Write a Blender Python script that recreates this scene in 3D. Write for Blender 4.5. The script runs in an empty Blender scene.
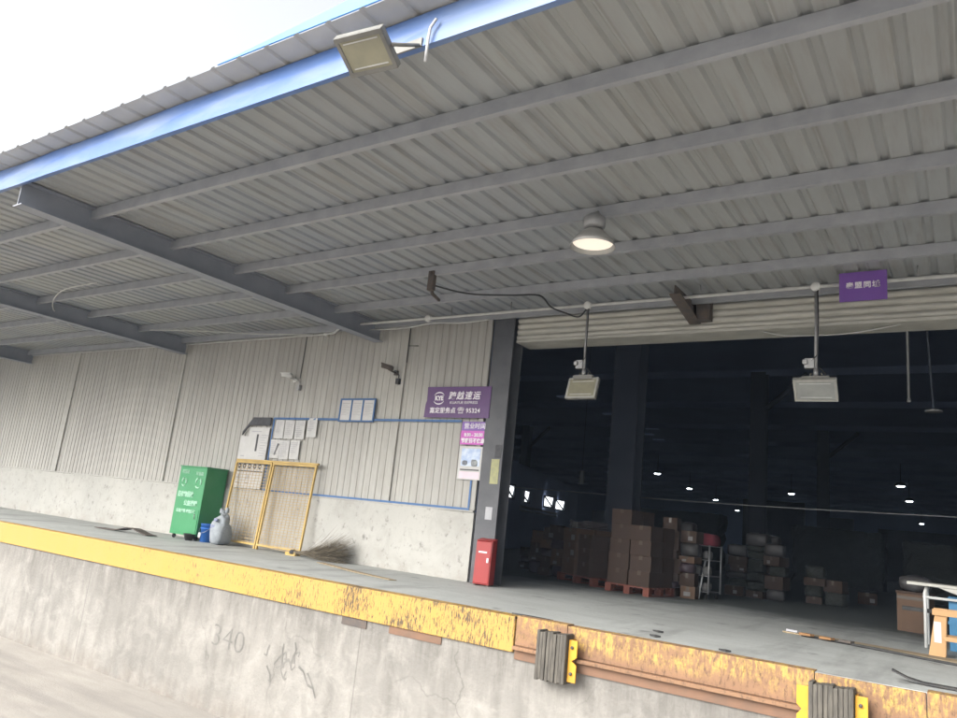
import bpy, bmesh, math, random
from mathutils import Matrix, Vector, Euler

S = bpy.context.scene
COL = S.collection
rad = math.radians

# ------------------------------------------------------------------ camera
cam_data = bpy.data.cameras.new('camera')
cam = bpy.data.objects.new('camera', cam_data)
COL.objects.link(cam)
Rc = [[0.8323180780593258, 0.5449549942108308, 0.1013443201186109],
      [-0.03485814009372822, 0.23393132373397876, -0.9716280388323891],
      [-0.553201163235252, 0.8051709073611278, 0.21370138730111712]]
cam.matrix_world = Matrix(((Rc[0][0], -Rc[1][0], -Rc[2][0], 0.0),
                           (Rc[0][1], -Rc[1][1], -Rc[2][1], 0.0),
                           (Rc[0][2], -Rc[1][2], -Rc[2][2], 2.5),
                           (0, 0, 0, 1)))
cam_data.sensor_width = 36.0
cam_data.lens = 27.755
cam_data.clip_start = 0.05
cam_data.clip_end = 1500.0
S.camera = cam

# ------------------------------------------------------------------ world, sun, exposure
world = bpy.data.worlds.new('World')
S.world = world
world.use_nodes = True
wt = world.node_tree
wt.nodes.clear()
w_out = wt.nodes.new('ShaderNodeOutputWorld')
w_bg = wt.nodes.new('ShaderNodeBackground')
w_sky = wt.nodes.new('ShaderNodeTexSky')
w_hsv = wt.nodes.new('ShaderNodeHueSaturation')
w_sky.sky_type = 'NISHITA'
w_sky.sun_disc = False
SUN_EL, SUN_AZ = rad(32), rad(202)          # azimuth clockwise from +Y
w_sky.sun_elevation = SUN_EL
w_sky.sun_rotation = SUN_AZ
w_sky.air_density = 1.0
w_sky.dust_density = 5.0
w_sky.ozone_density = 1.0
w_hsv.inputs['Saturation'].default_value = 0.18   # overcast: nearly colourless sky
w_bg.inputs['Strength'].default_value = 0.15
wt.links.new(w_sky.outputs[0], w_hsv.inputs['Color'])
wt.links.new(w_hsv.outputs[0], w_bg.inputs['Color'])
wt.links.new(w_bg.outputs[0], w_out.inputs['Surface'])

sun_data = bpy.data.lights.new('sun', 'SUN')
sun_data.energy = 0.5
sun_data.angle = rad(50)
sun_data.color = (1.0, 0.985, 0.96)
sun = bpy.data.objects.new('sun', sun_data)
COL.objects.link(sun)
sd = Vector((math.sin(SUN_AZ) * math.cos(SUN_EL), math.cos(SUN_AZ) * math.cos(SUN_EL), math.sin(SUN_EL)))
sun.rotation_euler = sd.to_track_quat('Z', 'Y').to_euler()
sun.location = sd * 40

S.view_settings.view_transform = 'Standard'
S.view_settings.look = 'None'
S.view_settings.gamma = 1.0
S.view_settings.use_curve_mapping = False
S.view_settings.exposure = 1.6
S.render.engine = 'CYCLES'
S.cycles.max_bounces = 8
S.cycles.diffuse_bounces = 5

# ------------------------------------------------------------------ materials
class NB:
    """small node builder"""
    def __init__(s, name):
        s.m = bpy.data.materials.new(name)
        s.m.use_nodes = True
        s.t = s.m.node_tree
        s.b = s.t.nodes['Principled BSDF']
        s.geo = s.t.nodes.new('ShaderNodeNewGeometry')
        s.tc = s.t.nodes.new('ShaderNodeTexCoord')
    def n(s, typ, **kw):
        nd = s.t.nodes.new(typ)
        for k, v in kw.items():
            setattr(nd, k, v)
        return nd
    def link(s, a, b):
        s.t.links.new(a, b)
    def coords(s, scale=(1, 1, 1), world=True):
        mp = s.n('ShaderNodeMapping')
        mp.inputs['Scale'].default_value = scale
        s.link(s.geo.outputs['Position'] if world else s.tc.outputs['Object'], mp.inputs['Vector'])
        return mp.outputs[0]
    def noise(s, scale, detail=5, rough=0.55, st=(1, 1, 1), world=True, lo=0.35, hi=0.65, dist=0.0):
        nz = s.n('ShaderNodeTexNoise')
        nz.inputs['Scale'].default_value = scale
        nz.inputs['Detail'].default_value = detail
        nz.inputs['Roughness'].default_value = rough
        nz.inputs['Distortion'].default_value = dist
        s.link(s.coords(st, world), nz.inputs['Vector'])
        return s.ramp(nz.outputs['Fac'], lo, hi)
    def ramp(s, v, lo, hi):
        r = s.n('ShaderNodeMapRange')
        r.inputs['From Min'].default_value = lo
        r.inputs['From Max'].default_value = hi
        r.clamp = True
        s.link(v, r.inputs['Value'])
        return r.outputs[0]
    def val(s, op, a, b):
        nd = s.n('ShaderNodeMath', operation=op)
        for i, x in enumerate((a, b)):
            if isinstance(x, (int, float)):
                nd.inputs[i].default_value = x
            else:
                s.link(x, nd.inputs[i])
        return nd.outputs[0]
    def mix(s, fac, a, b, mode='MIX'):
        nd = s.n('ShaderNodeMix', data_type='RGBA', blend_type=mode)
        if isinstance(fac, (int, float)):
            nd.inputs[0].default_value = fac
        else:
            s.link(fac, nd.inputs[0])
        for i, x in ((6, a), (7, b)):
            if isinstance(x, tuple):
                nd.inputs[i].default_value = (*x, 1)
            else:
                s.link(x, nd.inputs[i])
        return nd.outputs[2]
    def axis(s, k):
        sp = s.n('ShaderNodeSeparateXYZ')
        s.link(s.geo.outputs['Position'], sp.inputs[0])
        return sp.outputs[k]
    def bump(s, h, strength=0.2, dist=0.01):
        bp = s.n('ShaderNodeBump')
        bp.inputs['Strength'].default_value = strength
        bp.inputs['Distance'].default_value = dist
        s.link(h, bp.inputs['Height'])
        s.link(bp.outputs[0], s.b.inputs['Normal'])
    def done(s, color, rough=0.7, metal=0.0, spec=0.4):
        if isinstance(color, tuple):
            s.b.inputs['Base Color'].default_value = (*color, 1)
        else:
            s.link(color, s.b.inputs['Base Color'])
        if isinstance(rough, (int, float)):
            s.b.inputs['Roughness'].default_value = rough
        else:
            s.link(rough, s.b.inputs['Roughness'])
        s.b.inputs['Metallic'].default_value = metal
        s.b.inputs['Specular IOR Level'].default_value = spec
        return s.m

def worn(name, c1, c2, scale=6, rough=0.6, metal=0.0, world=False, spec=0.4, lo=0.35, hi=0.7, st=(1, 1, 1), bump=0.0):
    b = NB(name)
    f = b.noise(scale, st=st, world=world, lo=lo, hi=hi)
    g = b.noise(scale * 7, world=world, lo=0.3, hi=0.75)
    col = b.mix(b.val('MULTIPLY', f, 0.85), c1, c2)
    col = b.mix(b.val('MULTIPLY', g, 0.18), col, c2)
    if bump:
        b.bump(g, bump)
    return b.done(col, rough, metal, spec)

def emit(name, c, strength):
    m = bpy.data.materials.new(name)
    m.use_nodes = True
    p = m.node_tree.nodes['Principled BSDF']
    p.inputs['Base Color'].default_value = (*c, 1)
    p.inputs['Emission Color'].default_value = (*c, 1)
    p.inputs['Emission Strength'].default_value = strength
    return m

M = {}
# yard concrete
b = NB('yard concrete')
big = b.noise(0.55, 4, lo=0.3, hi=0.7)
mid = b.noise(2.6, 6, 0.65, st=(0.45, 1.4, 1), lo=0.38, hi=0.68)
fine = b.noise(38, 4, lo=0.25, hi=0.8)
c = b.mix(big, (0.44, 0.41, 0.37), (0.35, 0.327, 0.298))
c = b.mix(b.val('MULTIPLY', mid, 0.55), c, (0.27, 0.25, 0.225))
c = b.mix(b.val('MULTIPLY', fine, 0.22), c, (0.17, 0.158, 0.14))
trk = b.noise(1.1, 5, 0.6, st=(0.12, 2.2, 1), lo=0.52, hi=0.66)
c = b.mix(b.val('MULTIPLY', trk, 0.5), c, (0.25, 0.235, 0.215))
b.bump(fine, 0.25)
M['yard'] = b.done(c, 0.85, spec=0.2)
# dock face concrete
b = NB('dock concrete')
big = b.noise(0.9, 4, lo=0.32, hi=0.68)
streak = b.noise(2.4, 5, 0.6, st=(2.2, 1, 0.35), lo=0.45, hi=0.75)
blot = b.noise(3.2, 7, 0.72, lo=0.46, hi=0.72, dist=0.6)
fine = b.noise(30, 5, lo=0.3, hi=0.75)
scr = b.noise(9, 6, 0.75, st=(3.5, 1, 0.5), lo=0.62, hi=0.74)
c = b.mix(big, (0.265, 0.252, 0.229), (0.195, 0.186, 0.17))
c = b.mix(b.val('MULTIPLY', streak, 0.7), c, (0.125, 0.118, 0.106))
c = b.mix(b.val('MULTIPLY', blot, 0.65), c, (0.36, 0.343, 0.31))
patch = b.noise(0.55, 5, 0.6, st=(1, 1, 1.6), lo=0.5, hi=0.62, dist=0.4)
c = b.mix(b.val('MULTIPLY', patch, 0.22), c, (0.135, 0.126, 0.112))
c = b.mix(b.val('MULTIPLY', fine, 0.22), c, (0.19, 0.178, 0.162))
c = b.mix(b.val('MULTIPLY', scr, 0.55), c, (0.125, 0.118, 0.11))
# grime that ran down from the edge beam
jx = b.val('FRACT', b.val('DIVIDE', b.val('ADD', b.axis(0), 200.4), 5.2), 0)
jm = b.ramp(b.val('ABSOLUTE', b.val('SUBTRACT', jx, 0.5), 0), 0.0022, 0.0008)
c = b.mix(b.val('MULTIPLY', jm, 0.4), c, (0.07, 0.066, 0.06))
vor = b.n('ShaderNodeTexVoronoi', feature='DISTANCE_TO_EDGE')
vor.inputs['Scale'].default_value = 0.75
wob = b.n('ShaderNodeTexNoise'); wob.inputs['Scale'].default_value = 2.2; wob.inputs['Detail'].default_value = 6
b.link(b.geo.outputs['Position'], wob.inputs['Vector'])
wv = b.n('ShaderNodeMix', data_type='VECTOR'); wv.inputs[0].default_value = 0.35
b.link(b.geo.outputs['Position'], wv.inputs[4]); b.link(wob.outputs['Color'], wv.inputs[5]); b.link(wv.outputs[1], vor.inputs['Vector'])
ck = b.ramp(vor.outputs['Distance'], 0.006, 0.001)
ckm = b.noise(0.7, 3, lo=0.5, hi=0.6)
c = b.mix(b.val('MULTIPLY', b.val('MULTIPLY', ck, ckm), 0.35), c, (0.07, 0.066, 0.06))
zz = b.axis(2)
top = b.ramp(zz, 0.85, 1.34)
drip = b.noise(2.6, 7, 0.75, st=(2.2, 1, 0.35), lo=0.34, hi=0.66)
c = b.mix(b.val('MULTIPLY', b.val('MULTIPLY', top, drip), 0.85), c, (0.10, 0.093, 0.083))
foot = b.ramp(zz, 0.30, 0.0)
fd = b.noise(4.0, 6, 0.7, lo=0.38, hi=0.62)
c = b.mix(b.val('MULTIPLY', b.val('MULTIPLY', foot, fd), 0.6), c, (0.165, 0.14, 0.118))
b.bump(fine, 0.35)
M['dock'] = b.done(c, 0.88, spec=0.2)
# floor on the dock
b = NB('dock floor')
big = b.noise(0.7, 4, lo=0.3, hi=0.7)
mid = b.noise(2.0, 6, 0.65, st=(0.6, 1.6, 1), lo=0.4, hi=0.7)
fine = b.noise(32, 4, lo=0.3, hi=0.75)
c = b.mix(big, (0.46, 0.475, 0.455), (0.385, 0.395, 0.38))
c = b.mix(b.val('MULTIPLY', mid, 0.5), c, (0.30, 0.305, 0.29))
c = b.mix(b.val('MULTIPLY', fine, 0.2), c, (0.14, 0.14, 0.13))
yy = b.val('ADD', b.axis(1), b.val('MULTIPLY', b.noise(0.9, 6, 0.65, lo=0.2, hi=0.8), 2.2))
shade_zone = b.ramp(yy, 11.0, 12.6)
c = b.mix(shade_zone, c, (0.095, 0.105, 0.10))  # shade deeper inside the door, put into the floor colour
trk = b.noise(1.3, 5, 0.65, st=(1.6, 0.25, 1), lo=0.52, hi=0.68)
c = b.mix(b.val('MULTIPLY', trk, 0.4), c, (0.13, 0.13, 0.122))
spot = b.noise(2.6, 4, 0.5, lo=0.66, hi=0.72)
c = b.mix(b.val('MULTIPLY', spot, 0.5), c, (0.10, 0.10, 0.095))
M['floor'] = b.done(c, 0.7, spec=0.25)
# yellow edge paint, more scuffed towards the door
b = NB('yellow edge paint')
xx = b.axis(0)
wear = b.ramp(xx, -12.0, -5.5)
sc1 = b.noise(11.0, 5, 0.75, st=(5.0, 1, 1.0), lo=0.0, hi=1.0)
clus = b.noise(1.6, 5, 0.6, st=(1.3, 1, 1.2), lo=0.30, hi=0.72)
thr = b.val('ADD', b.val('MULTIPLY', wear, b.val('ADD', b.val('MULTIPLY', clus, 0.15), 0.07)), b.val('ADD', b.val('MULTIPLY', clus, 0.05), 0.30))
chip = b.ramp(b.val('SUBTRACT', thr, sc1), -0.015, 0.035)
dirt = b.noise(2.5, 5, 0.6, st=(1.5, 1, 1), lo=0.35, hi=0.75)
c = b.mix(b.val('MULTIPLY', dirt, 0.35), (0.395, 0.235, 0.05), (0.36, 0.24, 0.09))
c = b.mix(chip, c, (0.085, 0.058, 0.032))
b.bump(chip, 0.25)
M['yellow_edge'] = b.done(c, 0.55)
# rusty edge with rests of yellow
b = NB('rusty edge steel')
n1 = b.val('MULTIPLY', b.noise(2.4, 7, 0.75, st=(1.0, 1, 1.6), lo=0.42, hi=0.54), b.ramp(b.axis(2), 1.46, 1.55))
n2 = b.noise(13, 6, 0.75, st=(2.6, 1, 0.8), lo=0.44, hi=0.58)
n3 = b.noise(1.4, 4, lo=0.35, hi=0.65)
c = b.mix(n3, (0.245, 0.138, 0.076), (0.185, 0.105, 0.06))
c = b.mix(b.val('MULTIPLY', n1, n2), c, (0.42, 0.275, 0.075))
pit = b.noise(20, 6, 0.7, st=(2.0, 1, 0.8), lo=0.52, hi=0.66)
c = b.mix(b.val('MULTIPLY', pit, 0.75), c, (0.075, 0.05, 0.035))
b.bump(pit, 0.3)
M['rust_edge'] = b.done(c, 0.75)
M['rust'] = worn('bare rust', (0.19, 0.105, 0.065), (0.13, 0.085, 0.06), 5, 0.85, world=True)
# cladding
b = NB('wall cladding')
n1 = b.noise(0.5, 3, st=(1, 1, 0.4), lo=0.35, hi=0.65)
n2 = b.noise(5.0, 6, 0.65, st=(3.0, 1, 0.12), lo=0.42, hi=0.68)
n3 = b.noise(9, 5, st=(1, 1, 0.5), lo=0.4, hi=0.8)
fl = b.val('FLOOR', b.val('DIVIDE', b.axis(0), 0.8), 0)
wn = b.n('ShaderNodeTexWhiteNoise', noise_dimensions='1D')
b.link(fl, wn.inputs['W'])
c = b.mix(n1, (0.445, 0.435, 0.395), (0.375, 0.366, 0.338))
c = b.mix(b.val('MULTIPLY', n2, 0.55), c, (0.25, 0.235, 0.205))
c = b.mix(b.val('MULTIPLY', n3, 0.15), c, (0.25, 0.225, 0.19))
c = b.mix(b.val('MULTIPLY', wn.outputs[0], 0.35), c, (0.30, 0.29, 0.265))
M['cladding'] = b.done(c, 0.5)
# canopy lining
b = NB('canopy lining')
fl = b.val('FLOOR', b.val('DIVIDE', b.axis(0), 0.84), 0)
wn = b.n('ShaderNodeTexWhiteNoise', noise_dimensions='1D')
b.link(fl, wn.inputs['W'])
n1 = b.noise(0.8, 4, st=(1.5, 0.5, 1), lo=0.35, hi=0.65)
n2 = b.noise(9, 5, st=(2, 0.3, 1), lo=0.4, hi=0.8)
lap = b.val('FRACT', b.val('DIVIDE', b.axis(0), 0.84), 0)
lapm = b.ramp(lap, 0.03, 0.012)
stain = b.noise(3.5, 6, 0.7, st=(2.5, 0.22, 1), lo=0.5, hi=0.72)
c = b.mix(wn.outputs[0], (0.325, 0.34, 0.335), (0.25, 0.275, 0.31))
c = b.mix(b.val('MULTIPLY', stain, 0.5), c, (0.20, 0.175, 0.135))
c = b.mix(b.val('MULTIPLY', lapm, 0.5), c, (0.15, 0.145, 0.135))
c = b.mix(b.val('MULTIPLY', n1, 0.3), c, (0.26, 0.255, 0.235))
c = b.mix(b.val('MULTIPLY', n2, 0.2), c, (0.20, 0.197, 0.18))
M['lining'] = b.done(c, 0.45)
M['purlin'] = worn('galvanised purlin', (0.355, 0.365, 0.385), (0.27, 0.28, 0.30), 5, 0.45, 0.1, world=True)
M['beam'] = worn('grey painted beam', (0.25, 0.265, 0.30), (0.195, 0.21, 0.24), 3, 0.5, world=True)
M['fascia'] = worn('blue fascia sheet', (0.075, 0.155, 0.38), (0.16, 0.225, 0.38), 1.8, 0.42, world=True, st=(0.5, 1, 2.5), lo=0.45, hi=0.62)
M['roofblue'] = worn('blue roof sheet', (0.06, 0.22, 0.58), (0.10, 0.26, 0.55), 2.0, 0.45, world=True)
M['soffit'] = worn('grey sheet underside', (0.50, 0.49, 0.46), (0.40, 0.392, 0.37), 3, 0.5, world=True)
# plaster base wall
b = NB('base wall plaster')
n1 = b.noise(0.8, 4, lo=0.35, hi=0.65)
n2 = b.noise(3.4, 7, 0.7, lo=0.5, hi=0.72, dist=0.5)
n3 = b.noise(7, 7, 0.78, st=(1, 1, 0.8), lo=0.56, hi=0.68)
low = b.ramp(b.axis(2), 1.98, 1.68)
n4 = b.noise(4.0, 6, 0.7, st=(0.7, 1, 1), lo=0.4, hi=0.66)
c = b.mix(n1, (0.44, 0.43, 0.395), (0.385, 0.378, 0.35))
c = b.mix(b.val('MULTIPLY', n2, 0.42), c, (0.26, 0.245, 0.215))
c = b.mix(b.val('MULTIPLY', n3, 0.75), c, (0.11, 0.104, 0.095))
c = b.mix(b.val('MULTIPLY', b.val('MULTIPLY', low, n4), 0.65), c, (0.30, 0.275, 0.235))
b.bump(n2, 0.2)
M['plaster'] = b.done(c, 0.85, spec=0.2)
M['post'] = worn('grey door post', (0.095, 0.097, 0.105), (0.062, 0.063, 0.07), 4, 0.5, world=True)
M['shutter'] = worn('cream shutter slats', (0.50, 0.49, 0.44), (0.35, 0.34, 0.30), 5, 0.35, world=True, st=(0.6, 1, 3))
M['inner'] = worn('dark inner wall', (0.26, 0.32, 0.48), (0.22, 0.27, 0.41), 0.6, 0.8, world=True)
M['inner_pale'] = worn('inner partition panel', (0.15, 0.15, 0.155), (0.10, 0.10, 0.11), 1.2, 0.8, world=True)
M['inner_steel'] = worn('inner steel', (0.055, 0.062, 0.085), (0.04, 0.047, 0.065), 2, 0.5, world=True)
M['conduit'] = worn('pale conduit', (0.52, 0.52, 0.50), (0.38, 0.38, 0.37), 8, 0.45)
M['steel_grey'] = worn('grey steel', (0.36, 0.36, 0.36), (0.24, 0.24, 0.24), 8, 0.4, 0.4)
M['alu'] = worn('aluminium', (0.52, 0.51, 0.49), (0.40, 0.39, 0.37), 8, 0.35, 0.5)
M['dark_steel'] = worn('dark rusty steel', (0.07, 0.062, 0.058), (0.115, 0.085, 0.065), 12, 0.7)
M['black'] = worn('black rubber', (0.028, 0.028, 0.028), (0.055, 0.053, 0.05), 12, 0.7)
M['cable'] = worn('dark cable', (0.045, 0.045, 0.048), (0.03, 0.03, 0.03), 10, 0.6)
M['cable_pale'] = worn('pale cable', (0.50, 0.50, 0.50), (0.42, 0.42, 0.42), 10, 0.5)
M['flood_lens'] = worn('dusty floodlight glass', (0.27, 0.255, 0.18), (0.22, 0.21, 0.155), 9, 0.25)
M['flood_lens_dim'] = worn('grey floodlight glass', (0.30, 0.31, 0.29), (0.24, 0.245, 0.235), 9, 0.25)
M['flood_body'] = worn('floodlight body', (0.22, 0.215, 0.19), (0.15, 0.145, 0.135), 9, 0.5)
M['rim'] = worn('pale floodlight rim', (0.36, 0.355, 0.32), (0.26, 0.255, 0.235), 9, 0.45)
M['bezel'] = worn('floodlight bezel', (0.17, 0.165, 0.15), (0.12, 0.118, 0.108), 9, 0.45)
M['purple'] = worn('purple sign sheet', (0.095, 0.032, 0.145), (0.075, 0.026, 0.118), 5, 0.4)
M['violet'] = worn('violet sign sheet', (0.19, 0.085, 0.36), (0.16, 0.075, 0.31), 5, 0.4)
M['magenta'] = worn('magenta sign band', (0.52, 0.10, 0.45), (0.46, 0.08, 0.40), 5, 0.4)
M['signwhite'] = worn('white lettering', (0.80, 0.76, 0.80), (0.72, 0.68, 0.72), 9, 0.5)
M['paper'] = worn('white paper', (0.56, 0.555, 0.54), (0.49, 0.485, 0.47), 7, 0.8)
M['paper_grey'] = worn('printed grey', (0.34, 0.34, 0.36), (0.42, 0.42, 0.43), 20, 0.8)
M['print_black'] = worn('printed black', (0.05, 0.05, 0.055), (0.08, 0.08, 0.085), 20, 0.7)
M['pink'] = worn('pink paper', (0.75, 0.60, 0.66), (0.68, 0.55, 0.60), 9, 0.8)
M['photo_sky'] = worn('poster picture blue', (0.36, 0.46, 0.66), (0.62, 0.68, 0.76), 9, 0.5, lo=0.42, hi=0.6)
M['photo_dark'] = worn('poster picture dark', (0.10, 0.11, 0.15), (0.34, 0.36, 0.34), 16, 0.5, lo=0.42, hi=0.6)
M['blue_line'] = worn('blue painted strip', (0.05, 0.13, 0.30), (0.08, 0.15, 0.28), 9, 0.6)
M['green'] = worn('green sheet metal', (0.035, 0.225, 0.085), (0.06, 0.25, 0.11), 2.5, 0.45)
M['mint'] = worn('pale green lettering', (0.42, 0.66, 0.50), (0.34, 0.58, 0.43), 12, 0.6)
M['bucket_blue'] = worn('blue plastic', (0.025, 0.12, 0.42), (0.035, 0.15, 0.46), 7, 0.4)
M['sack'] = worn('pale woven sack', (0.37, 0.40, 0.42), (0.26, 0.285, 0.31), 9, 0.7, bump=1.0)
M['sack_print'] = worn('sack print', (0.18, 0.20, 0.30), (0.24, 0.26, 0.34), 10, 0.7)
M['gate'] = worn('ochre gate paint', (0.50, 0.34, 0.10), (0.38, 0.26, 0.09), 6, 0.55)
M['mesh'] = worn('ochre mesh wire', (0.47, 0.34, 0.17), (0.38, 0.28, 0.15), 6, 0.6)
M['twig'] = worn('dry twigs', (0.22, 0.185, 0.13), (0.13, 0.11, 0.08), 14, 0.9)
M['red'] = worn('red extinguisher box', (0.33, 0.022, 0.02), (0.25, 0.02, 0.018), 5, 0.4)
M['red_dull'] = worn('dull red cloth', (0.20, 0.03, 0.045), (0.14, 0.022, 0.034), 5, 0.8)
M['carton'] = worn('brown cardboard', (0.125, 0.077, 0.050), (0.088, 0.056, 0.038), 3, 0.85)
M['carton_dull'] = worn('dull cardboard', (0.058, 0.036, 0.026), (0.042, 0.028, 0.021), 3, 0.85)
M['tape'] = worn('parcel tape', (0.08, 0.06, 0.042), (0.06, 0.046, 0.034), 6, 0.3)
M['label'] = worn('parcel label', (0.20, 0.195, 0.19), (0.15, 0.148, 0.145), 20, 0.7)
M['pallet'] = worn('red pallet wood', (0.17, 0.052, 0.035), (0.12, 0.042, 0.03), 5, 0.8)
M['film'] = worn('stretch film', (0.06, 0.05, 0.052), (0.10, 0.085, 0.085), 8, 0.5, st=(1, 1, 3))
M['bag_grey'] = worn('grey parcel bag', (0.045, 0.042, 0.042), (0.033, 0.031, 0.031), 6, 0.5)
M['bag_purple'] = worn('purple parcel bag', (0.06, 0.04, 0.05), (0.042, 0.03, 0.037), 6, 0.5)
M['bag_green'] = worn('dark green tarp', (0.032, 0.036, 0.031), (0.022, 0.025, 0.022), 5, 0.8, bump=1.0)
M['white_tube'] = worn('white tube', (0.66, 0.66, 0.64), (0.52, 0.52, 0.50), 8, 0.4)
M['plywood'] = worn('plywood', (0.50, 0.30, 0.14), (0.38, 0.23, 0.11), 4, 0.7, st=(1, 1, 0.3))
M['table_top'] = worn('worn pale table top', (0.50, 0.49, 0.44), (0.38, 0.37, 0.33), 5, 0.5)
M['crate_blue'] = worn('blue crate', (0.05, 0.20, 0.36), (0.04, 0.16, 0.30), 5, 0.5)
M['wood_strip'] = worn('splintered wood', (0.34, 0.27, 0.17), (0.22, 0.175, 0.115), 10, 0.85)
M['orange_wood'] = worn('orange wood scrap', (0.30, 0.16, 0.07), (0.22, 0.12, 0.055), 10, 0.85)
M['rubber_ply'] = worn('worn bumper rubber', (0.055, 0.05, 0.044), (0.14, 0.127, 0.105), 14, 0.9, st=(3, 1, 0.4))
M['bumper_yellow'] = worn('yellow bumper bracket', (0.56, 0.29, 0.02), (0.40, 0.20, 0.03), 6, 0.5, lo=0.45, hi=0.75)
M['graffiti'] = worn('faded grey paint marks', (0.175, 0.167, 0.153), (0.115, 0.11, 0.10), 8, 0.9, world=True, lo=0.40, hi=0.66)
M['sticker_yellow'] = worn('yellowed stickers', (0.38, 0.37, 0.18), (0.25, 0.255, 0.16), 18, 0.6)
M['lamp_on'] = emit('lit lamp lens', (0.86, 0.93, 1.0), 22.0)
M['bowl_glow'] = emit('lit bowl diffuser', (0.9, 0.82, 0.70), 0.22)
M['window_lit'] = emit('daylit pane', (0.95, 0.98, 1.0), 1.0)
M['skylight'] = emit('dim daylit roof pane', (0.50, 0.62, 0.85), 0.006)

# ------------------------------------------------------------------ mesh helpers
class MB:
    def __init__(s):
        s.bm = bmesh.new()
        s.mats = []
    def mi(s, m):
        if m not in s.mats:
            s.mats.append(m)
        return s.mats.index(m)
    def faces(s, vs, fs, m=None, mx=None, smooth=False):
        k = s.mi(m) if m else 0
        bv = [s.bm.verts.new((mx @ Vector(v)) if mx else Vector(v)) for v in vs]
        for f in fs:
            try:
                fc = s.bm.faces.new([bv[i] for i in f])
                fc.material_index = k
                fc.smooth = smooth
            except ValueError:
                pass
    def box(s, lo, hi, m=None, mx=None):
        x0, y0, z0 = lo; x1, y1, z1 = hi
        vs = [(x0, y0, z0), (x1, y0, z0), (x1, y1, z0), (x0, y1, z0), (x0, y0, z1), (x1, y0, z1), (x1, y1, z1), (x0, y1, z1)]
        fs = [(0, 3, 2, 1), (4, 5, 6, 7), (0, 1, 5, 4), (1, 2, 6, 5), (2, 3, 7, 6), (3, 0, 4, 7)]
        s.faces(vs, fs, m, mx)
        return s
    def cbox(s, c, d, m=None, mx=None):
        return s.box([c[i] - d[i] / 2 for i in range(3)], [c[i] + d[i] / 2 for i in range(3)], m, mx)
    def tube(s, pts, r, m=None, n=8, mx=None, caps=True):
        pts = [Vector(p) for p in pts]
        rs = r if isinstance(r, (list, tuple)) else [r] * len(pts)
        vs, fs = [], []
        up = None
        for i, p in enumerate(pts):
            a = pts[max(i - 1, 0)]; c = pts[min(i + 1, len(pts) - 1)]
            d = (c - a).normalized()
            if up is None:
                up = Vector((0, 0, 1)) if abs(d.z) < 0.9 else Vector((1, 0, 0))
            u = d.cross(up).normalized(); v = u.cross(d).normalized(); up = v
            for k in range(n):
                t = 2 * math.pi * k / n
                vs.append(p + (u * math.cos(t) + v * math.sin(t)) * rs[i])
        for i in range(len(pts) - 1):
            for k in range(n):
                fs.append((i * n + k, i * n + (k + 1) % n, (i + 1) * n + (k + 1) % n, (i + 1) * n + k))
        if caps:
            fs.append(tuple(range(n - 1, -1, -1)))
            fs.append(tuple((len(pts) - 1) * n + k for k in range(n)))
        s.faces(vs, fs, m, mx, True)
        return s
    def lathe(s, prof, m=None, n=24, mx=None):
        vs, fs = [], []
        for r, z in prof:
            for k in range(n):
                t = 2 * math.pi * k / n
                vs.append((r * math.cos(t), r * math.sin(t), z))
        for i in range(len(prof) - 1):
            for k in range(n):
                fs.append((i * n + k, i * n + (k + 1) % n, (i + 1) * n + (k + 1) % n, (i + 1) * n + k))
        s.faces(vs, fs, m, mx, True)
        return s
    def prism(s, poly, axis, a, b_, m=None, mx=None):
        """poly: 2-D outline in the two other axes (in xyz order), extruded along axis"""
        n = len(poly)
        def put(p, t):
            q = list(p); q.insert(axis, t); return tuple(q)
        vs = [put(p, a) for p in poly] + [put(p, b_) for p in poly]
        fs = [tuple(range(n)), tuple(range(2 * n - 1, n - 1, -1))]
        for i in range(n):
            j = (i + 1) % n
            fs.append((i, i + n, j + n, j))
        s.faces(vs, fs, m, mx)
        return s
    def blob(s, c, d, m=None, seed=0, amp=0.12, mx=None, sq=0.6):
        """lumpy cushion shape"""
        rnd = random.Random(seed)
        nu, nv = 12, 8
        ph = [rnd.uniform(0, 6.28) for _ in range(6)]
        vs, fs = [], []
        for i in range(nv + 1):
            th = math.pi * i / nv
            for j in range(nu):
                p = 2 * math.pi * j / nu
                x, y, z = math.sin(th) * math.cos(p), math.sin(th) * math.sin(p), math.cos(th)
                f = 1 + amp * (math.sin(3 * p + ph[0]) * math.sin(2 * th + ph[1]) + math.sin(5 * p + ph[2]) * 0.5 * math.sin(4 * th + ph[3]))
                g = lambda t: math.copysign(abs(t) ** sq, t)
                vs.append((c[0] + g(x) * d[0] / 2 * f, c[1] + g(y) * d[1] / 2 * f, c[2] + g(z) * d[2] / 2 * f))
        for i in range(nv):
            for j in range(nu):
                fs.append((i * nu + j, (i + 1) * nu + j, (i + 1) * nu + (j + 1) % nu, i * nu + (j + 1) % nu))
        s.faces(vs, fs, m, mx, True)
        return s
    def build(s, name, mat=None, parent=None, bevel=0.0):
        bmesh.ops.remove_doubles(s.bm, verts=s.bm.verts, dist=1e-5)
        bmesh.ops.recalc_face_normals(s.bm, faces=s.bm.faces)
        me = bpy.data.meshes.new(name)
        s.bm.to_mesh(me); s.bm.free()
        if not s.mats and mat:
            s.mats = [mat]
        for k in s.mats:
            me.materials.append(M[k] if isinstance(k, str) else k)
        o = bpy.data.objects.new(name, me)
        COL.objects.link(o)
        if parent:
            o.parent = parent
        if bevel:
            md = o.modifiers.new('bevel', 'BEVEL'); md.width = bevel; md.segments = 2; md.limit_method = 'ANGLE'
        return o

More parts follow.
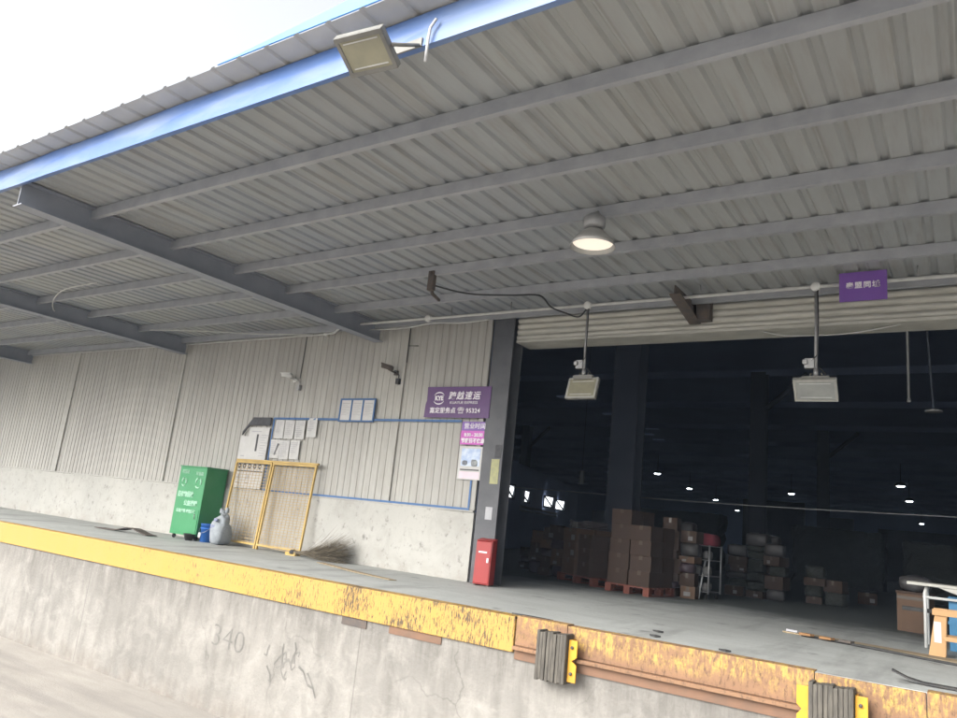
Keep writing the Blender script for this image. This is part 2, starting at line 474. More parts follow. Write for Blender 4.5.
def tag(o, label=None, cat=None, group=None, kind=None):
    if label: o['label'] = label
    if cat: o['category'] = cat
    if group: o['group'] = group
    if kind: o['kind'] = kind
    return o
def thing(name, label, cat, loc, rz=0.0, group=None):
    o = bpy.data.objects.new(name, None)
    o.empty_display_size = 0.1
    COL.objects.link(o)
    o.location = loc; o.rotation_euler = (0, 0, rz)
    return tag(o, label, cat, group)
def kids(o):
    return [c for c in bpy.data.objects if c.parent == o]
def copy_tree(o, parent=None):
    c = o.copy(); COL.objects.link(c)
    if parent: c.parent = parent
    for ch in kids(o):
        copy_tree(ch, c)
    return c
def text(body, size, mat, parent, loc, name='lettering', sx=1.0, bold=0.0, shear=0.0, thick=0.003, align='CENTER', gap=1.0):
    """raised lettering facing -Y; loc is in the parent's space"""
    cu = bpy.data.curves.new(name, 'FONT')
    cu.body = body; cu.size = size; cu.align_x = align; cu.align_y = 'CENTER'
    cu.extrude = thick; cu.offset = bold; cu.shear = shear; cu.resolution_u = 3; cu.space_character = gap
    t = bpy.data.objects.new(name, cu)
    COL.objects.link(t)
    bpy.context.view_layer.update()
    dg = bpy.context.evaluated_depsgraph_get()
    me = bpy.data.meshes.new_from_object(t.evaluated_get(dg))
    bpy.data.objects.remove(t)
    me.name = name
    me.transform(Matrix.Rotation(rad(90), 4, 'X') @ Matrix.Diagonal((sx, 1, 1, 1)))
    me.materials.clear(); me.materials.append(M[mat])
    o = bpy.data.objects.new(name, me)
    COL.objects.link(o); o.parent = parent; o.location = loc
    return o

def corrugated(x0, x1, pitch, rib_lo, rib_hi, h, ys, axis='roof', zf=None):
    """sheet with trapezoid ribs across x. roof: lies in x/y with z = zf(y). wall: stands in x/z at y = zf(z)"""
    xs = []
    x = x0
    while x < x1:
        e = pitch - rib_lo
        for dx, dz in ((0, 0), (e, 0), (e + (rib_lo - rib_hi) / 2, h), (e + (rib_lo + rib_hi) / 2, h)):
            xs.append((min(x + dx, x1), dz))
        x += pitch
    xs.append((x1, 0))
    vs, fs = [], []
    n = len(xs)
    for y in ys:
        for X, dz in xs:
            vs.append((X, y, zf(y) + dz) if axis == 'roof' else (X, zf(y) - dz, y))
    for i in range(len(ys) - 1):
        for k in range(n - 1):
            fs.append((i * n + k, i * n + k + 1, (i + 1) * n + k + 1, (i + 1) * n + k))
    return vs, fs

# ------------------------------------------------------------------ measures
HD = 1.68         # dock floor height
DF = 6.20         # dock face (Y)
WL = 8.74         # wall line (Y)
def zroof(y):     # underside of the canopy lining
    return 5.475 + 0.0133 * (y - WL)

# ------------------------------------------------------------------ setting
mb = MB(); mb.faces([(-600, -600, 0), (600, -600, 0), (600, 600, 0), (-600, 600, 0)], [(0, 1, 2, 3)])
g = mb.build('ground', 'yard'); tag(g, 'pale stained concrete yard in front of the loading dock', 'ground', kind='structure')
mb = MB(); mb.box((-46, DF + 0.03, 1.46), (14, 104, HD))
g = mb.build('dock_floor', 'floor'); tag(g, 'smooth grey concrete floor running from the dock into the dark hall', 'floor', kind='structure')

# ------------------------------------------------------------------ loading dock
dock = thing('loading_dock', 'long concrete loading dock with a worn yellow and rusty steel edge', 'loading dock', (-8, DF, 0))
off = Vector((8, -DF, 0))
def wmb(): return MB()
def wbuild(mb, name, mat, parent, bevel=0.0):
    """mesh given in world coordinates, parented under an unrotated thing"""
    mb.bm.transform(Matrix.Translation(-parent.matrix_basis.translation))
    return mb.build(name, mat, parent, bevel)
mb = MB()
nx, nz = 120, 6
vs, fs = [], []
rnd = random.Random(4)
for i in range(nx + 1):
    for k in range(nz + 1):
        x = -46 + 60 * i / nx; z = -0.02 + 1.475 * k / nz
        vs.append((x, DF + rnd.uniform(-0.001, 0.001) + 0.02, z))
for i in range(nx):
    for k in range(nz):
        a = i * (nz + 1) + k
        fs.append((a, a + nz + 1, a + nz + 2, a + 1))
mb.faces(vs, fs, None, None, True)
mb.box((-46, DF + 0.3, 0), (14, DF + 0.6, 1.455))
wbuild(mb, 'retaining_wall', 'dock', dock)
mb = MB(); mb.prism([(DF - 0.012, 1.375), (DF + 0.03, 1.375), (DF + 0.03, HD - 0.02), (DF + 0.16, HD - 0.02), (DF + 0.16, HD + 0.006), (DF - 0.012, HD + 0.006)], 0, -46, -3.545)
o = wbuild(mb, 'edge_plate', 'yellow_edge', dock, 0.006); o['label'] = 'yellow painted steel edge with scuffs'
segs = [(-3.535, -3.02), (-3.015, -1.02), (-1.015, -0.32), (-0.315, 1.9), (1.905, 5.6), (5.605, 13.9)]
for i, (a, c_) in enumerate(segs):
    mb = MB()
    dz = (-0.012, -0.02, -0.03, -0.02, -0.015, -0.01)[i]
    mb.prism([(DF + 0.002, 1.44), (DF + 0.03, 1.44), (DF + 0.03, HD + dz - 0.03), (DF + 0.14, HD + dz - 0.03), (DF + 0.14, HD + dz + 0.026), (DF + 0.002, HD + dz + 0.026)], 0, a, c_)
    mb.box((a, DF - 0.05, 1.405), (c_, DF + 0.03, 1.437))
    o = wbuild(mb, 'edge_channel', 'rust_edge', dock, 0.004); o['label'] = 'rusty steel edge with flakes of yellow paint'
mb = MB(); mb.box((-3.53, DF - 0.0, 1.32), (13.9, DF + 0.03, 1.402))
wbuild(mb, 'lower_strip', 'rust', dock)
# patches of bare rusty steel let into the wall, and faded marks
mb = MB(); mb.box((-5.02, DF + 0.008, 1.30), (-4.36, DF + 0.03, 1.372)); wbuild(mb, 'cast_in_plate', 'rust', dock)
mb = MB(); mb.box((-5.68, DF + 0.008, 1.29), (-5.33, DF + 0.03, 1.373)); wbuild(mb, 'cast_in_plate', 'dark_steel', dock)
DOCKM = Vector((-8, DF, 0))
o = text('340', 0.36, 'graffiti', dock, Vector((-7.45, DF + 0.0175, 0.83)) - DOCKM, 'painted_marks', 1.15, -0.006, thick=0.0008)
o.rotation_euler = (0, rad(2), 0)
mb = MB()
rnd = random.Random(11)
for i in range(12):
    x = -6.80 + rnd.uniform(0, 0.75); z = 0.66 + rnd.uniform(0, 0.24)
    for k in range(3):
        x2 = x + rnd.uniform(-0.06, 0.11); z2 = z + rnd.uniform(-0.12, 0.1)
        w = rnd.uniform(0.008, 0.014); y = DF + 0.0168 - 0.0002 * (i * 3 + k) / 36
        d = Vector((x2 - x, z2 - z)); d = Vector((-d.y, d.x)).normalized() * w
        mb.faces([(x + d.x, y, z + d.y), (x - d.x, y, z - d.y), (x2 - d.x * 0.8, y, z2 - d.y * 0.8), (x2 + d.x * 0.8, y, z2 + d.y * 0.8)], [(0, 1, 2, 3)])
        x, z = x2, z2
wbuild(mb, 'painted_marks', 'graffiti', dock)

# ------------------------------------------------------------------ dock bumpers
bump = thing('dock_bumper', 'black laminated dock bumper with one yellow bracket, nearest the yellow edge', 'dock bumper', (-3.09, DF, 1.22))
mb = MB()
for i in range(9):
    x = -0.15 + i * 0.0325
    d = 0.140 + 0.005 * ((i * 7) % 3)
    mb.box((x, -d, 0.0 + 0.006 * ((i * 5) % 3)), (x + 0.031, 0.0, 0.41 - 0.004 * ((i * 3) % 4)))
mb.build('rubber_pad', 'rubber_ply', bump, 0.006)
def bracket(x0, x1):
    mb = MB()
    mb.prism([(x0, 0.03), (x1, 0.03), (x1, 0.17), (x1 - 0.045, 0.2), (x1, 0.235), (x1, 0.37), (x0, 0.37)], 1, -0.10, -0.085)
    mb.box((x0, -0.085, 0.03), (x0 + 0.014, 0.0, 0.37))
    return mb
br = bracket(0.145, 0.225).build('bracket', 'bumper_yellow', bump, 0.003)
for z in (0.1, 0.31):
    mb = MB(); mb.lathe([(0.0, 0.014), (0.014, 0.014), (0.014, 0.0)], None, 6, Matrix.Translation((0.18, -0.10, z)) @ Matrix.Rotation(rad(90), 4, 'X'))
    mb.build('bolt', 'dark_steel', br)
b2 = copy_tree(bump); b2.location = (-0.885, DF, 1.22)
tag(b2, 'dock bumper with yellow brackets on both sides, by the lower right corner of the view')
mb = MB()
mb.prism([(-0.235, 0.03), (-0.155, 0.03), (-0.155, 0.37), (-0.235, 0.37), (-0.235, 0.24), (-0.2, 0.21), (-0.235, 0.17)], 1, -0.10, -0.085)
mb.box((-0.169, -0.085, 0.03), (-0.155, 0.0, 0.37))
mb.build('bracket', 'bumper_yellow', b2, 0.003)

# ------------------------------------------------------------------ warehouse
wh = thing('warehouse', 'warehouse hall with ribbed beige cladding, white plaster base and wide open shutter door', 'warehouse', (-5, WL, HD))
XL, XR = -46.0, 14.0
DL, DR = -5.36, 4.9               # door opening
mb = MB(); vs, fs = corrugated(XL, -5.80, 0.135, 0.034, 0.02, 0.009, [2.635, 4.0, 5.462], 'wall', lambda z: WL)
mb.faces(vs, fs)
wbuild(mb, 'cladding', 'cladding', wh)
mb = MB(); vs, fs = corrugated(DR + 0.45, XR, 0.135, 0.034, 0.02, 0.009, [2.635, 4.0, 5.462], 'wall', lambda z: WL); mb.faces(vs, fs)
wbuild(mb, 'cladding', 'cladding', wh)
mb = MB(); mb.box((XL, WL + 0.02, 2.60), (-5.80, WL + 0.16, 8.6)); mb.box((DR + 0.45, WL + 0.02, 2.60), (XR, WL + 0.16, 8.6)); mb.box((-5.80, WL + 0.45, 5.47), (DR + 0.45, WL + 0.6, 8.6))
mb.box((-5.797, WL + 0.165, HD + 0.004), (-5.60, WL + 0.195, 5.468)); mb.box((-5.80, WL + 0.02, 5.47), (DR + 0.45, WL + 0.44, 5.50))
wbuild(mb, 'inner_lining', 'inner', wh)
mb = MB()
for a, c_ in ((XL, -5.79), (DR + 0.44, XR)):
    n = max(2, int((c_ - a) / 0.4)); vs, fs = [], []
    rnd = random.Random(8)
    for i in range(n + 1):
        x = a + (c_ - a) * i / n
        j = rnd.uniform(-0.004, 0.004)
        for y, z in ((WL + 0.15, HD + 0.003), (WL - 0.035 + j, HD + 0.003), (WL - 0.035 - j, 2.61 + j), (WL + 0.15, 2.628)):
            vs.append((x, y, z))
    for i in range(n):
        for k in range(3):
            fs.append((i * 4 + k, (i + 1) * 4 + k, (i + 1) * 4 + k + 1, i * 4 + k + 1))
    fs.append((0, 1, 2, 3)); fs.append(tuple(n * 4 + k for k in (3, 2, 1, 0)))
    mb.faces(vs, fs)
wbuild(mb, 'base_wall', 'plaster', wh)
mb = MB()
mb.box((XL, WL - 0.045, 2.612), (-5.80, WL - 0.001, 2.634))
wbuild(mb, 'drip_flashing', 'cladding', wh)
mb = MB(); mb.box((-5.865, WL - 0.034, 2.637), (-5.79, WL + 0.015, 5.40))
wbuild(mb, 'corner_trim', 'cladding', wh, 0.01)
# seam strips on the wall
for x in (-13.12, -17.3, -7.40):
    mb = MB(); mb.box((x, WL - 0.034, 2.64), (x + (0.05 if x > -17 else 0.2), WL - 0.002, 5.44)); wbuild(mb, 'seam_strip', 'cladding', wh)
# door posts: H sections
def hpost(x):
    mb = MB()
    mb.box((x - 0.17, WL - 0.06, HD + 0.002), (x + 0.17, WL - 0.045, 5.46))
    mb.box((x - 0.17, WL + 0.20, HD + 0.002), (x + 0.17, WL + 0.215, 5.46))
    mb.box((x - 0.008, WL - 0.044, HD + 0.002), (x + 0.008, WL + 0.199, 5.46))
    return wbuild(mb, 'door_post', 'post', wh, 0.003)
post = hpost(-5.565)
hpost(DR + 0.2)
# things stuck on the near post
mb = MB(); mb.cbox((-5.50, WL - 0.063, 3.19), (0.13, 0.004, 0.34)); o = wbuild(mb, 'sticker', 'sticker_yellow', wh)
mb = MB(); mb.cbox((-5.47, WL - 0.063, 3.47), (0.10, 0.004, 0.18)); o = wbuild(mb, 'sticker', 'print_black', wh)
mb = MB(); mb.cbox((-5.53, WL - 0.063, 2.62), (0.11, 0.004, 0.17)); o = wbuild(mb, 'sticker', 'paper_grey', wh)
# rolled-up shutter
mb = MB(); prof = []
z = 5.075; nsl = 4; sh = 0.085
for i in range(nsl):
    for k in range(7):
        t = k / 6
        prof.append((WL + 0.02 - 0.022 * math.sin(math.pi * t) - (0.0 if 0 < k < 6 else -0.006), z + i * sh + t * (sh - 0.006)))
vs, fs = [], []
for x in (DL - 0.02, DR + 0.02):
    for y, zz_ in prof: vs.append((x, y, zz_))
n = len(prof)
for i in range(n - 1): fs.append((i, i + 1, n + i + 1, n + i))
mb.faces(vs, fs)
mb.box((DL - 0.02, WL - 0.005, 5.035), (DR + 0.02, WL + 0.055, 5.072))
mb.box((DL - 0.02, WL + 0.06, 5.035), (DR + 0.02, WL + 0.40, 5.46))
wbuild(mb, 'shutter', 'shutter', wh)
# hall shell
mb = MB()
mb.box((-44, WL + 0.17, 8.6), (XR, 103.5, 8.75)); wbuild(mb, 'hall_roof', 'inner', wh)
mb = MB(); mb.box((-44.2, WL + 0.17, HD + 0.003), (-44, 103.5, 8.6)); mb.box((XR - 0.2, WL + 0.17, HD + 0.003), (XR, 103.5, 8.6)); mb.box((-44, 103.5, HD + 0.003), (XR, 103.7, 8.75))
wbuild(mb, 'hall_wall', 'inner', wh)
for y in range(14, 100, 6):
    mb = MB(); mb.box((-43.9, y, 8.35), (13.7, y + 0.2, 8.595)); wbuild(mb, 'rafter', 'inner', wh)
for x, y, w in ((-5.55, 13.2, 0.52), (-5.62, 24.0, 0.46), (-5.6, 36, 0.46), (-21, 24, 0.46), (-21, 36, 0.46), (3.5, 24, 0.46), (3.5, 36, 0.46)):
    mb = MB()
    mb.box((x - w / 2, y - 0.02, HD + 0.002), (x + w / 2, y, 8.05)); mb.box((x - w / 2, y + 0.4, HD + 0.002), (x + w / 2, y + 0.42, 8.05)); mb.box((x - 0.02, y + 0.001, HD + 0.002), (x + 0.02, y + 0.399, 8.05))
    wbuild(mb, 'hall_column', 'inner_steel', wh)
    mb = MB(); mb.tube([(x + w / 2, y + 0.2, 6.9), (x + w / 2 + 1.2, y + 0.2, 8.0)], 0.09, None, 6); wbuild(mb, 'knee_brace', 'inner_steel', wh)
for x0, x1, y, z1 in ((-11.5, -8.1, 46, 5.4), (-7.4, -5.6, 46, 4.7), (-4.4, 1.5, 46, 4.3), (-24, -16, 52, 4.2)):
    mb = MB(); mb.box((x0, y, HD + 0.003), (x1, y + 0.15, z1)); wbuild(mb, 'partition', 'inner_pale', wh)
rnd = random.Random(3)
for i in range(7):
    mb = MB(); x = -16.5 + rnd.uniform(0, 2.0); y = 30 + i * 2.3
    mb.box((x, y, 8.50), (x + 0.7, y + 0.4, 8.55)); wbuild(mb, 'roof_pane', 'skylight', wh)
for x, y, z, w in ((-13.14, 21.73, 3.6, 0.22), (-14.14, 24.5, 3.6, 0.26), (-14.9, 27.9, 3.6, 0.26), (-15.8, 30.7, 3.6, 0.28)):
    mb = MB()
    mb.prism([(-w, -0.18), (w * 0.75, -0.2), (w, 0.17), (-w * 0.7, 0.2)], 1, -0.02, 0.0)
    f = mb.build('window', 'window_lit', wh); f.location = Vector((x, y, z)) - Vector((-5, WL, HD)); f.rotation_euler = (0, 0, rad(73))
    mb = MB(); mb.tube([(-w, -0.05, 0.2), (w * 0.8, -0.05, -0.2)], 0.035, None, 5); mb.box((-w - 0.05, -0.06, -0.26), (w + 0.05, -0.01, -0.2)); mb.box((-w - 0.05, -0.06, 0.2), (w + 0.05, -0.01, 0.25)); mb.box((-w - 0.05, -0.06, -0.2), (-w, -0.01, 0.2)); mb.box((w, -0.06, -0.2), (w + 0.05, -0.01, 0.2))
    mb.build('frame', 'inner_steel', f)
nn = Vector((0.958, 0.284)); d_ = Vector((-0.284, 0.958)); o_ = Vector((-13.14, 21.73)) - nn * 0.12
e0 = o_ - d_ * 3.5; e1 = o_ + d_ * 15
mb = MB(); mb.prism([tuple(e0), tuple(e1), tuple(e1 - nn * 0.2), tuple(e0 - nn * 0.2)], 2, HD + 0.004, 4.7)
wbuild(mb, 'window_wall', 'inner', wh)
mb = MB(); e0 = o_ + d_ * 2.0 + nn * 0.1; e1 = o_ + d_ * 9 + nn * 0.1
mb.tube([(e0.x, e0.y, 3.18), (e1.x, e1.y, 3.18)], 0.05, None, 6); mb.tube([(e0.x, e0.y, 3.06), (e1.x, e1.y, 3.06)], 0.04, None, 6)
wbuild(mb, 'wall_pipe', 'inner_pale', wh)

# ------------------------------------------------------------------ canopy
cp = thing('canopy', 'wide flat canopy of ribbed grey sheets on purlins with a blue fascia over the dock', 'canopy', (-8, 5.9, 5.2))
mb = MB(); vs, fs = corrugated(-46, 13, 0.21, 0.085, 0.045, 0.022, [3.09, 4.5, 6, 7.4, WL - 0.01], 'roof', zroof); mb.faces(vs, fs)
wbuild(mb, 'lining_sheet', 'lining', cp)
mb = MB(); vs, fs = corrugated(-46, 13, 0.30, 0.06, 0.03, 0.018, [2.85, 6, WL + 0.3], 'roof', lambda y: 5.585 + 0.012 * (y - 3)); mb.faces(vs, fs)
wbuild(mb, 'sheet_underside', 'soffit', cp)
mb = MB(); vs, fs = corrugated(-46, 13, 0.30, 0.06, 0.03, 0.018, [2.90, 6, WL + 0.3], 'roof', lambda y: 5.590 + 0.012 * (y - 3)); mb.faces(vs, fs)
wbuild(mb, 'roof_sheet', 'roofblue', cp)
mb = MB()
n = 90; vs, fs = [], []
rnd = random.Random(5)
for i in range(n + 1):
    x = -46 + 59 * i / n
    j = rnd.uniform(-0.006, 0.006)
    vs += [(x, 3.05 + j, 5.335 + j * 0.5), (x, 3.045 - j, 5.46), (x, 3.055 + j, 5.575), (x, 3.09, 5.575), (x, 3.09, 5.335 + j * 0.5)]
for i in range(n):
    for k in range(5):
        a = i * 5
        fs.append((a + k, a + 5 + k, a + 5 + (k + 1) % 5, a + (k + 1) % 5))
mb.faces(vs, fs)
wbuild(mb, 'fascia', 'fascia', cp)
for y in (3.83, 4.81, 5.75, 6.63, 7.62, 8.55):
    mb = MB(); zt = zroof(y) - 0.004
    t = 0.006
    # C section opening away from the yard
    mb.prism([(y, zt - 0.11), (y + 0.05, zt - 0.11), (y + 0.05, zt - 0.095), (y + 0.05 - t, zt - 0.095), (y + 0.05 - t, zt - 0.11 + t), (y + t, zt - 0.11 + t), (y + t, zt - t), (y + 0.05, zt - t), (y + 0.05, zt), (y, zt)], 0, -46, 13)
    wbuild(mb, 'purlin', 'purlin', cp)
for x in (-24.6, -19.3, -13.1, -7.96):
    mb = MB(); za, zb = zroof(3.1), zroof(WL)
    for lo_, hi_, w in ((-0.318, -0.306, 0.09), (-0.306, -0.024, 0.006), (-0.024, -0.012, 0.09)):
        tp = 0.05 if lo_ < -0.14 else 0.0; th_ = 0.05 if hi_ < -0.2 else 0.0
        mb.faces([(x - w, 3.1, za + lo_ + tp), (x + w, 3.1, za + lo_ + tp), (x + w, WL - 0.05, zb + lo_), (x - w, WL - 0.05, zb + lo_), (x - w, 3.1, za + hi_ + th_), (x + w, 3.1, za + hi_ + th_), (x + w, WL - 0.05, zb + hi_), (x - w, WL - 0.05, zb + hi_)],
                 [(0, 3, 2, 1), (4, 5, 6, 7), (0, 1, 5, 4), (1, 2, 6, 5), (2, 3, 7, 6), (3, 0, 4, 7)])
    wbuild(mb, 'beam', 'beam', cp)
# stub of a missing beam over the door
mb = MB()
mb.prism([(7.95, 5.30), (8.735, 5.16), (8.735, 5.40), (7.95, 5.40)], 0, -2.82, -2.805)
mb.prism([(7.95, 5.285), (8.735, 5.145), (8.735, 5.158), (7.95, 5.298)], 0, -2.88, -2.74)
mb.box((-2.76, 8.60, 5.16), (-2.60, 8.735, 5.40))
wbuild(mb, 'stub_bracket', 'dark_steel', cp)
# dark brace hanging between two purlins
mb = MB()
mb.tube([(-5.35, 6.60, 5.36), (-5.42, 6.75, 5.14), (-5.62, 7.15, 5.20)], 0.022, None, 6); mb.cbox((-5.36, 6.64, 5.26), (0.08, 0.06, 0.24))
wbuild(mb, 'loose_brace', 'dark_steel', cp)
# blue flashing lifting along the roof edge
mb = MB(); mb.prism([(-4.6, 5.615), (13, 5.615), (13, 5.84), (-2.0, 5.84), (-2.5, 5.79), (-3.55, 5.69)], 1, 2.86, 2.872)
wbuild(mb, 'flashing', 'roofblue', cp)

# ------------------------------------------------------------------ floodlights
def floodlight(label, loc, w, h, yaw, pitch, lens, pole):
    t = thing('floodlight', label, 'floodlight', loc, 0, 'floodlights under the canopy')
    R = Matrix.Rotation(yaw, 4, 'Z') @ Matrix.Rotation(pitch, 4, 'X')
    mb = MB(); mb.box((-w / 2, 0.012, -h / 2), (w / 2, 0.05, h / 2), None, R)
    mb.box((-w * 0.3, 0.051, -h * 0.3), (w * 0.3, 0.085, h * 0.3), None, R)
    for i in range(7):
        x = -w * 0.27 + i * w * 0.09
        mb.box((x - 0.004, 0.086, -h * 0.28), (x + 0.004, 0.11, h * 0.28), None, R)
    mb.build('housing', 'flood_body', t, 0.004)
    mb = MB(); f = 0.026
    mb.box((-w / 2, -0.004, h / 2 - f), (w / 2, 0.011, h / 2), None, R); mb.box((-w / 2, -0.004, -h / 2), (w / 2, 0.011, -h / 2 + f), None, R)
    mb.box((-w / 2, -0.004, -h / 2 + f), (-w / 2 + f, 0.011, h / 2 - f), None, R); mb.box((w / 2 - f, -0.004, -h / 2 + f), (w / 2, 0.011, h / 2 - f), None, R)
    mb.build('bezel', 'rim' if pole else 'bezel', t, 0.003)
    mb = MB(); mb.box((-w / 2 + f, 0.002, -h / 2 + f), (w / 2 - f, 0.010, h / 2 - f), None, R)
    ln = mb.build('lens', lens, t)
    for q in (-0.315, 0.315):
        mb = MB(); mb.box((-w * 0.36, -0.0005, h * (q - 0.015)), (w * 0.36, 0.0015, h * (q + 0.015)), None, R); mb.build('led_strip', 'conduit', ln)
    return t, R
# on the fascia
t, R = floodlight('square floodlight tilted steeply down on the blue fascia', (-2.93, 2.75, 5.14), 0.34, 0.25, rad(7), rad(62), 'flood_lens', None)
mb = MB()
mb.tube([(0.185, 0.02, 0.02), (0.19, 0.12, 0.08), (0.15, 0.29, 0.20)], 0.012, None, 6); mb.tube([(-0.185, 0.02, 0.02), (-0.19, 0.12, 0.08), (-0.15, 0.29, 0.20)], 0.012, None, 6); mb.box((-0.17, 0.285, 0.19), (0.17, 0.298, 0.25))
mb.build('yoke', 'flood_body', t)
mb = MB(); mb.tube([(0.235, 0.270, 0.05), (0.235, 0.270, 0.20), (0.245, 0.266, 0.28), (0.285, 0.266, 0.33)], 0.010, None, 6)
mb.build('cable_pipe', 'cable_pale', t)
ZP = 5.33; YP = 8.22
def hung(label, x, zc, w, h, yaw, pitch, lens):
    t, R = floodlight(label, (x, YP, zc), w, h, yaw, pitch, lens, True)
    top = ZP - zc
    mb = MB(); mb.tube([(0, 0.03, h / 2 + 0.03), (0, 0.02, top)], 0.017, None, 8); mb.tube([(0, 0.03, h / 2 + 0.02), (0, 0.03, h / 2 + 0.10)], 0.026, None, 8)
    mb.build('drop_pole', 'steel_grey', t)
    mb = MB(); mb.box((-0.13, 0.0, h / 2 - 0.03), (0.13, 0.05, h / 2 + 0.02)); mb.tube([(-w * 0.25, 0.05, 0.0), (-0.05, 0.04, h / 2 + 0.06)], 0.01, None, 5); mb.tube([(w * 0.25, 0.05, 0.0), (0.05, 0.04, h / 2 + 0.06)], 0.01, None, 5)
    mb.build('yoke', 'flood_body', t)
    mb = MB(); mb.cbox((-0.06, 0.03, h / 2 + 0.16), (0.10, 0.07, 0.11)); mb.cbox((-0.10, 0.0, h / 2 + 0.17), (0.05, 0.06, 0.05))
    mb.build('junction_box', 'steel_grey', t, 0.006)
    mb = MB(); mb.tube([(0.02, 0.0, top - 0.02), (0.03, -0.01, top * 0.7), (0.022, 0.0, h / 2 + 0.25), (-0.04, 0.0, h / 2 + 0.18)], 0.007, None, 5)
    mb.tube([(0.05, 0.06, 0.02), (0.09, 0.05, h / 2 + 0.05), (0.03, 0.03, h / 2 + 0.12)], 0.007, None, 5)
    mb.build('cable', 'cable', t)
    return t
hung('cream glass floodlight on a drop pole left of the violet sign, near the door post', -4.045, 4.255, 0.42, 0.285, rad(-3), rad(-16), 'flood_lens')
hung('grey glass floodlight on a drop pole just below the violet hanging sign', -1.35, 4.185, 0.42, 0.28, rad(3), rad(48), 'flood_lens_dim')

# ------------------------------------------------------------------ high bay lamp
t = thing('bowl_lamp', 'white bowl lamp with a lit mouth hanging from a canopy purlin', 'lamp', (-2.77, 5.64, 4.99))
mb = MB(); mb.lathe([(0.05, 0.17), (0.075, 0.16), (0.12, 0.125), (0.175, 0.06), (0.205, 0.0), (0.198, 0.0), (0.168, 0.058), (0.115, 0.118), (0.06, 0.148)], None, 36)
mb.build('bowl', 'alu', t)
mb = MB(); mb.lathe([(0.0, 0.035), (0.10, 0.034), (0.178, 0.036)], None, 36)
mb.build('diffuser', 'bowl_glow', t)
mb = MB(); mb.lathe([(0.0, 0.30), (0.07, 0.30), (0.10, 0.27), (0.10, 0.19), (0.07, 0.171), (0.0, 0.171)], None, 24); mb.tube([(0, 0, 0.30), (0, 0.06, 0.355)], 0.02, None, 8)
mb.build('ballast_housing', 'steel_grey', t)

# ------------------------------------------------------------------ conduit along the wall head
t = thing('conduit_pipe', 'long pale conduit with round joint boxes running under the canopy above the door', 'conduit', (-5, YP, ZP))
mb = MB(); P = [(-24, 8.69, 5.40), (-9.0, 8.69, 5.36), (-8.55, 8.5, 5.345), (-8.25, YP, 5.10), (-7.6, YP, 5.09), (-7.35, YP, ZP), (4.8, YP, ZP)]
P = [(-24, 8.69, 5.37), (-9.3, 8.69, 5.36), (-8.9, 8.6, 5.34), (-8.32, YP, 5.36), (-8.1, YP, ZP), (4.8, YP, ZP)]
mb.tube(P, 0.020, None, 8); wbuild(mb, 'pipe', 'conduit', t)
for x, y, z in ((-9.15, 8.66, 5.36), (-6.62, YP, ZP), (-4.045, YP, ZP), (-1.35, YP, ZP)):
    mb = MB(); mb.lathe([(0, 0.03), (0.045, 0.03), (0.05, 0.02), (0.05, -0.03), (0, -0.03)], None, 14, Matrix.Translation((x, y, z)) @ Matrix.Rotation(rad(90), 4, 'X')); wbuild(mb, 'joint_box', 'white_tube', t)
mb = MB()
for x in (-6.2, -5.2, -2.6, -0.4, 1.4):
    mb.tube([(x, YP, ZP), (x, YP, zroof(YP))], 0.008, None, 5)
wbuild(mb, 'hanger', 'steel_grey', t)

def cable(label, pts, r, mat, cat='cable', group=None):
    a = Vector(pts[0]); mb = MB()
    q = []
    for i in range(len(pts) - 1):
        p0 = Vector(pts[max(i - 1, 0)]); p1 = Vector(pts[i]); p2 = Vector(pts[i + 1]); p3 = Vector(pts[min(i + 2, len(pts) - 1)])
        for k in range(5):
            u = k / 5
            q.append(0.5 * ((2 * p1) + (p2 - p0) * u + (2 * p0 - 5 * p1 + 4 * p2 - p3) * u * u + (3 * p1 - p0 - 3 * p2 + p3) * u ** 3))
    q.append(Vector(pts[-1]))
    mb.tube([p - a for p in q], r, None, 5)
    o = mb.build('cable', mat); o.location = a
    return tag(o, label, cat, group)
cable('dark cable sagging from the steel brace to the conduit beside the door post', [(-5.38, 6.66, 5.22), (-5.0, 6.9, 5.15), (-4.6, 7.2, 5.19), (-4.35, 7.5, 5.26), (-4.4, 7.9, 5.24), (-4.3, 8.15, 5.22), (-4.15, 8.2, 5.18), (-4.06, YP, 5.28)], 0.011, 'cable')
cable('second thin cable strapped along the conduit above the purple wall sign', [(-8.0, 8.45, 5.30), (-7.2, 8.4, 5.27), (-6.6, 8.35, 5.30), (-6.1, 8.3, 5.25), (-5.6, 8.3, 5.27)], 0.012, 'conduit')
cable('thin wire drooping across the door opening behind the floodlight by the violet sign', [(-2.15, 8.85, 5.08), (-1.8, 8.85, 4.98), (-1.2, 8.85, 4.96), (-0.7, 8.85, 5.02), (-0.35, 8.85, 5.09)], 0.006, 'cable_pale')
cable('pale cable strung across the hall from side to side below the ceiling lamps', [(-16, 14, 3.29), (-8.4, 14, 3.30), (-4, 14, 3.27), (0, 14, 3.33), (8, 14, 3.5)], 0.009, 'steel_grey')
cable('thin grey cable stapled to the ceiling left of the first roof beam', [(-14.2, 7.0, 5.29), (-13.0, 6.0, 5.28), (-11.6, 5.4, 5.29), (-10.4, 5.3, 5.28)], 0.010, 'conduit')
cable('white cable looping over the ceiling between the two far roof beams', [(-12.5, 7.5, 5.30), (-11.5, 7.8, 5.31), (-10.4, 8.2, 5.30), (-9.4, 8.6, 5.34)], 0.012, 'conduit')

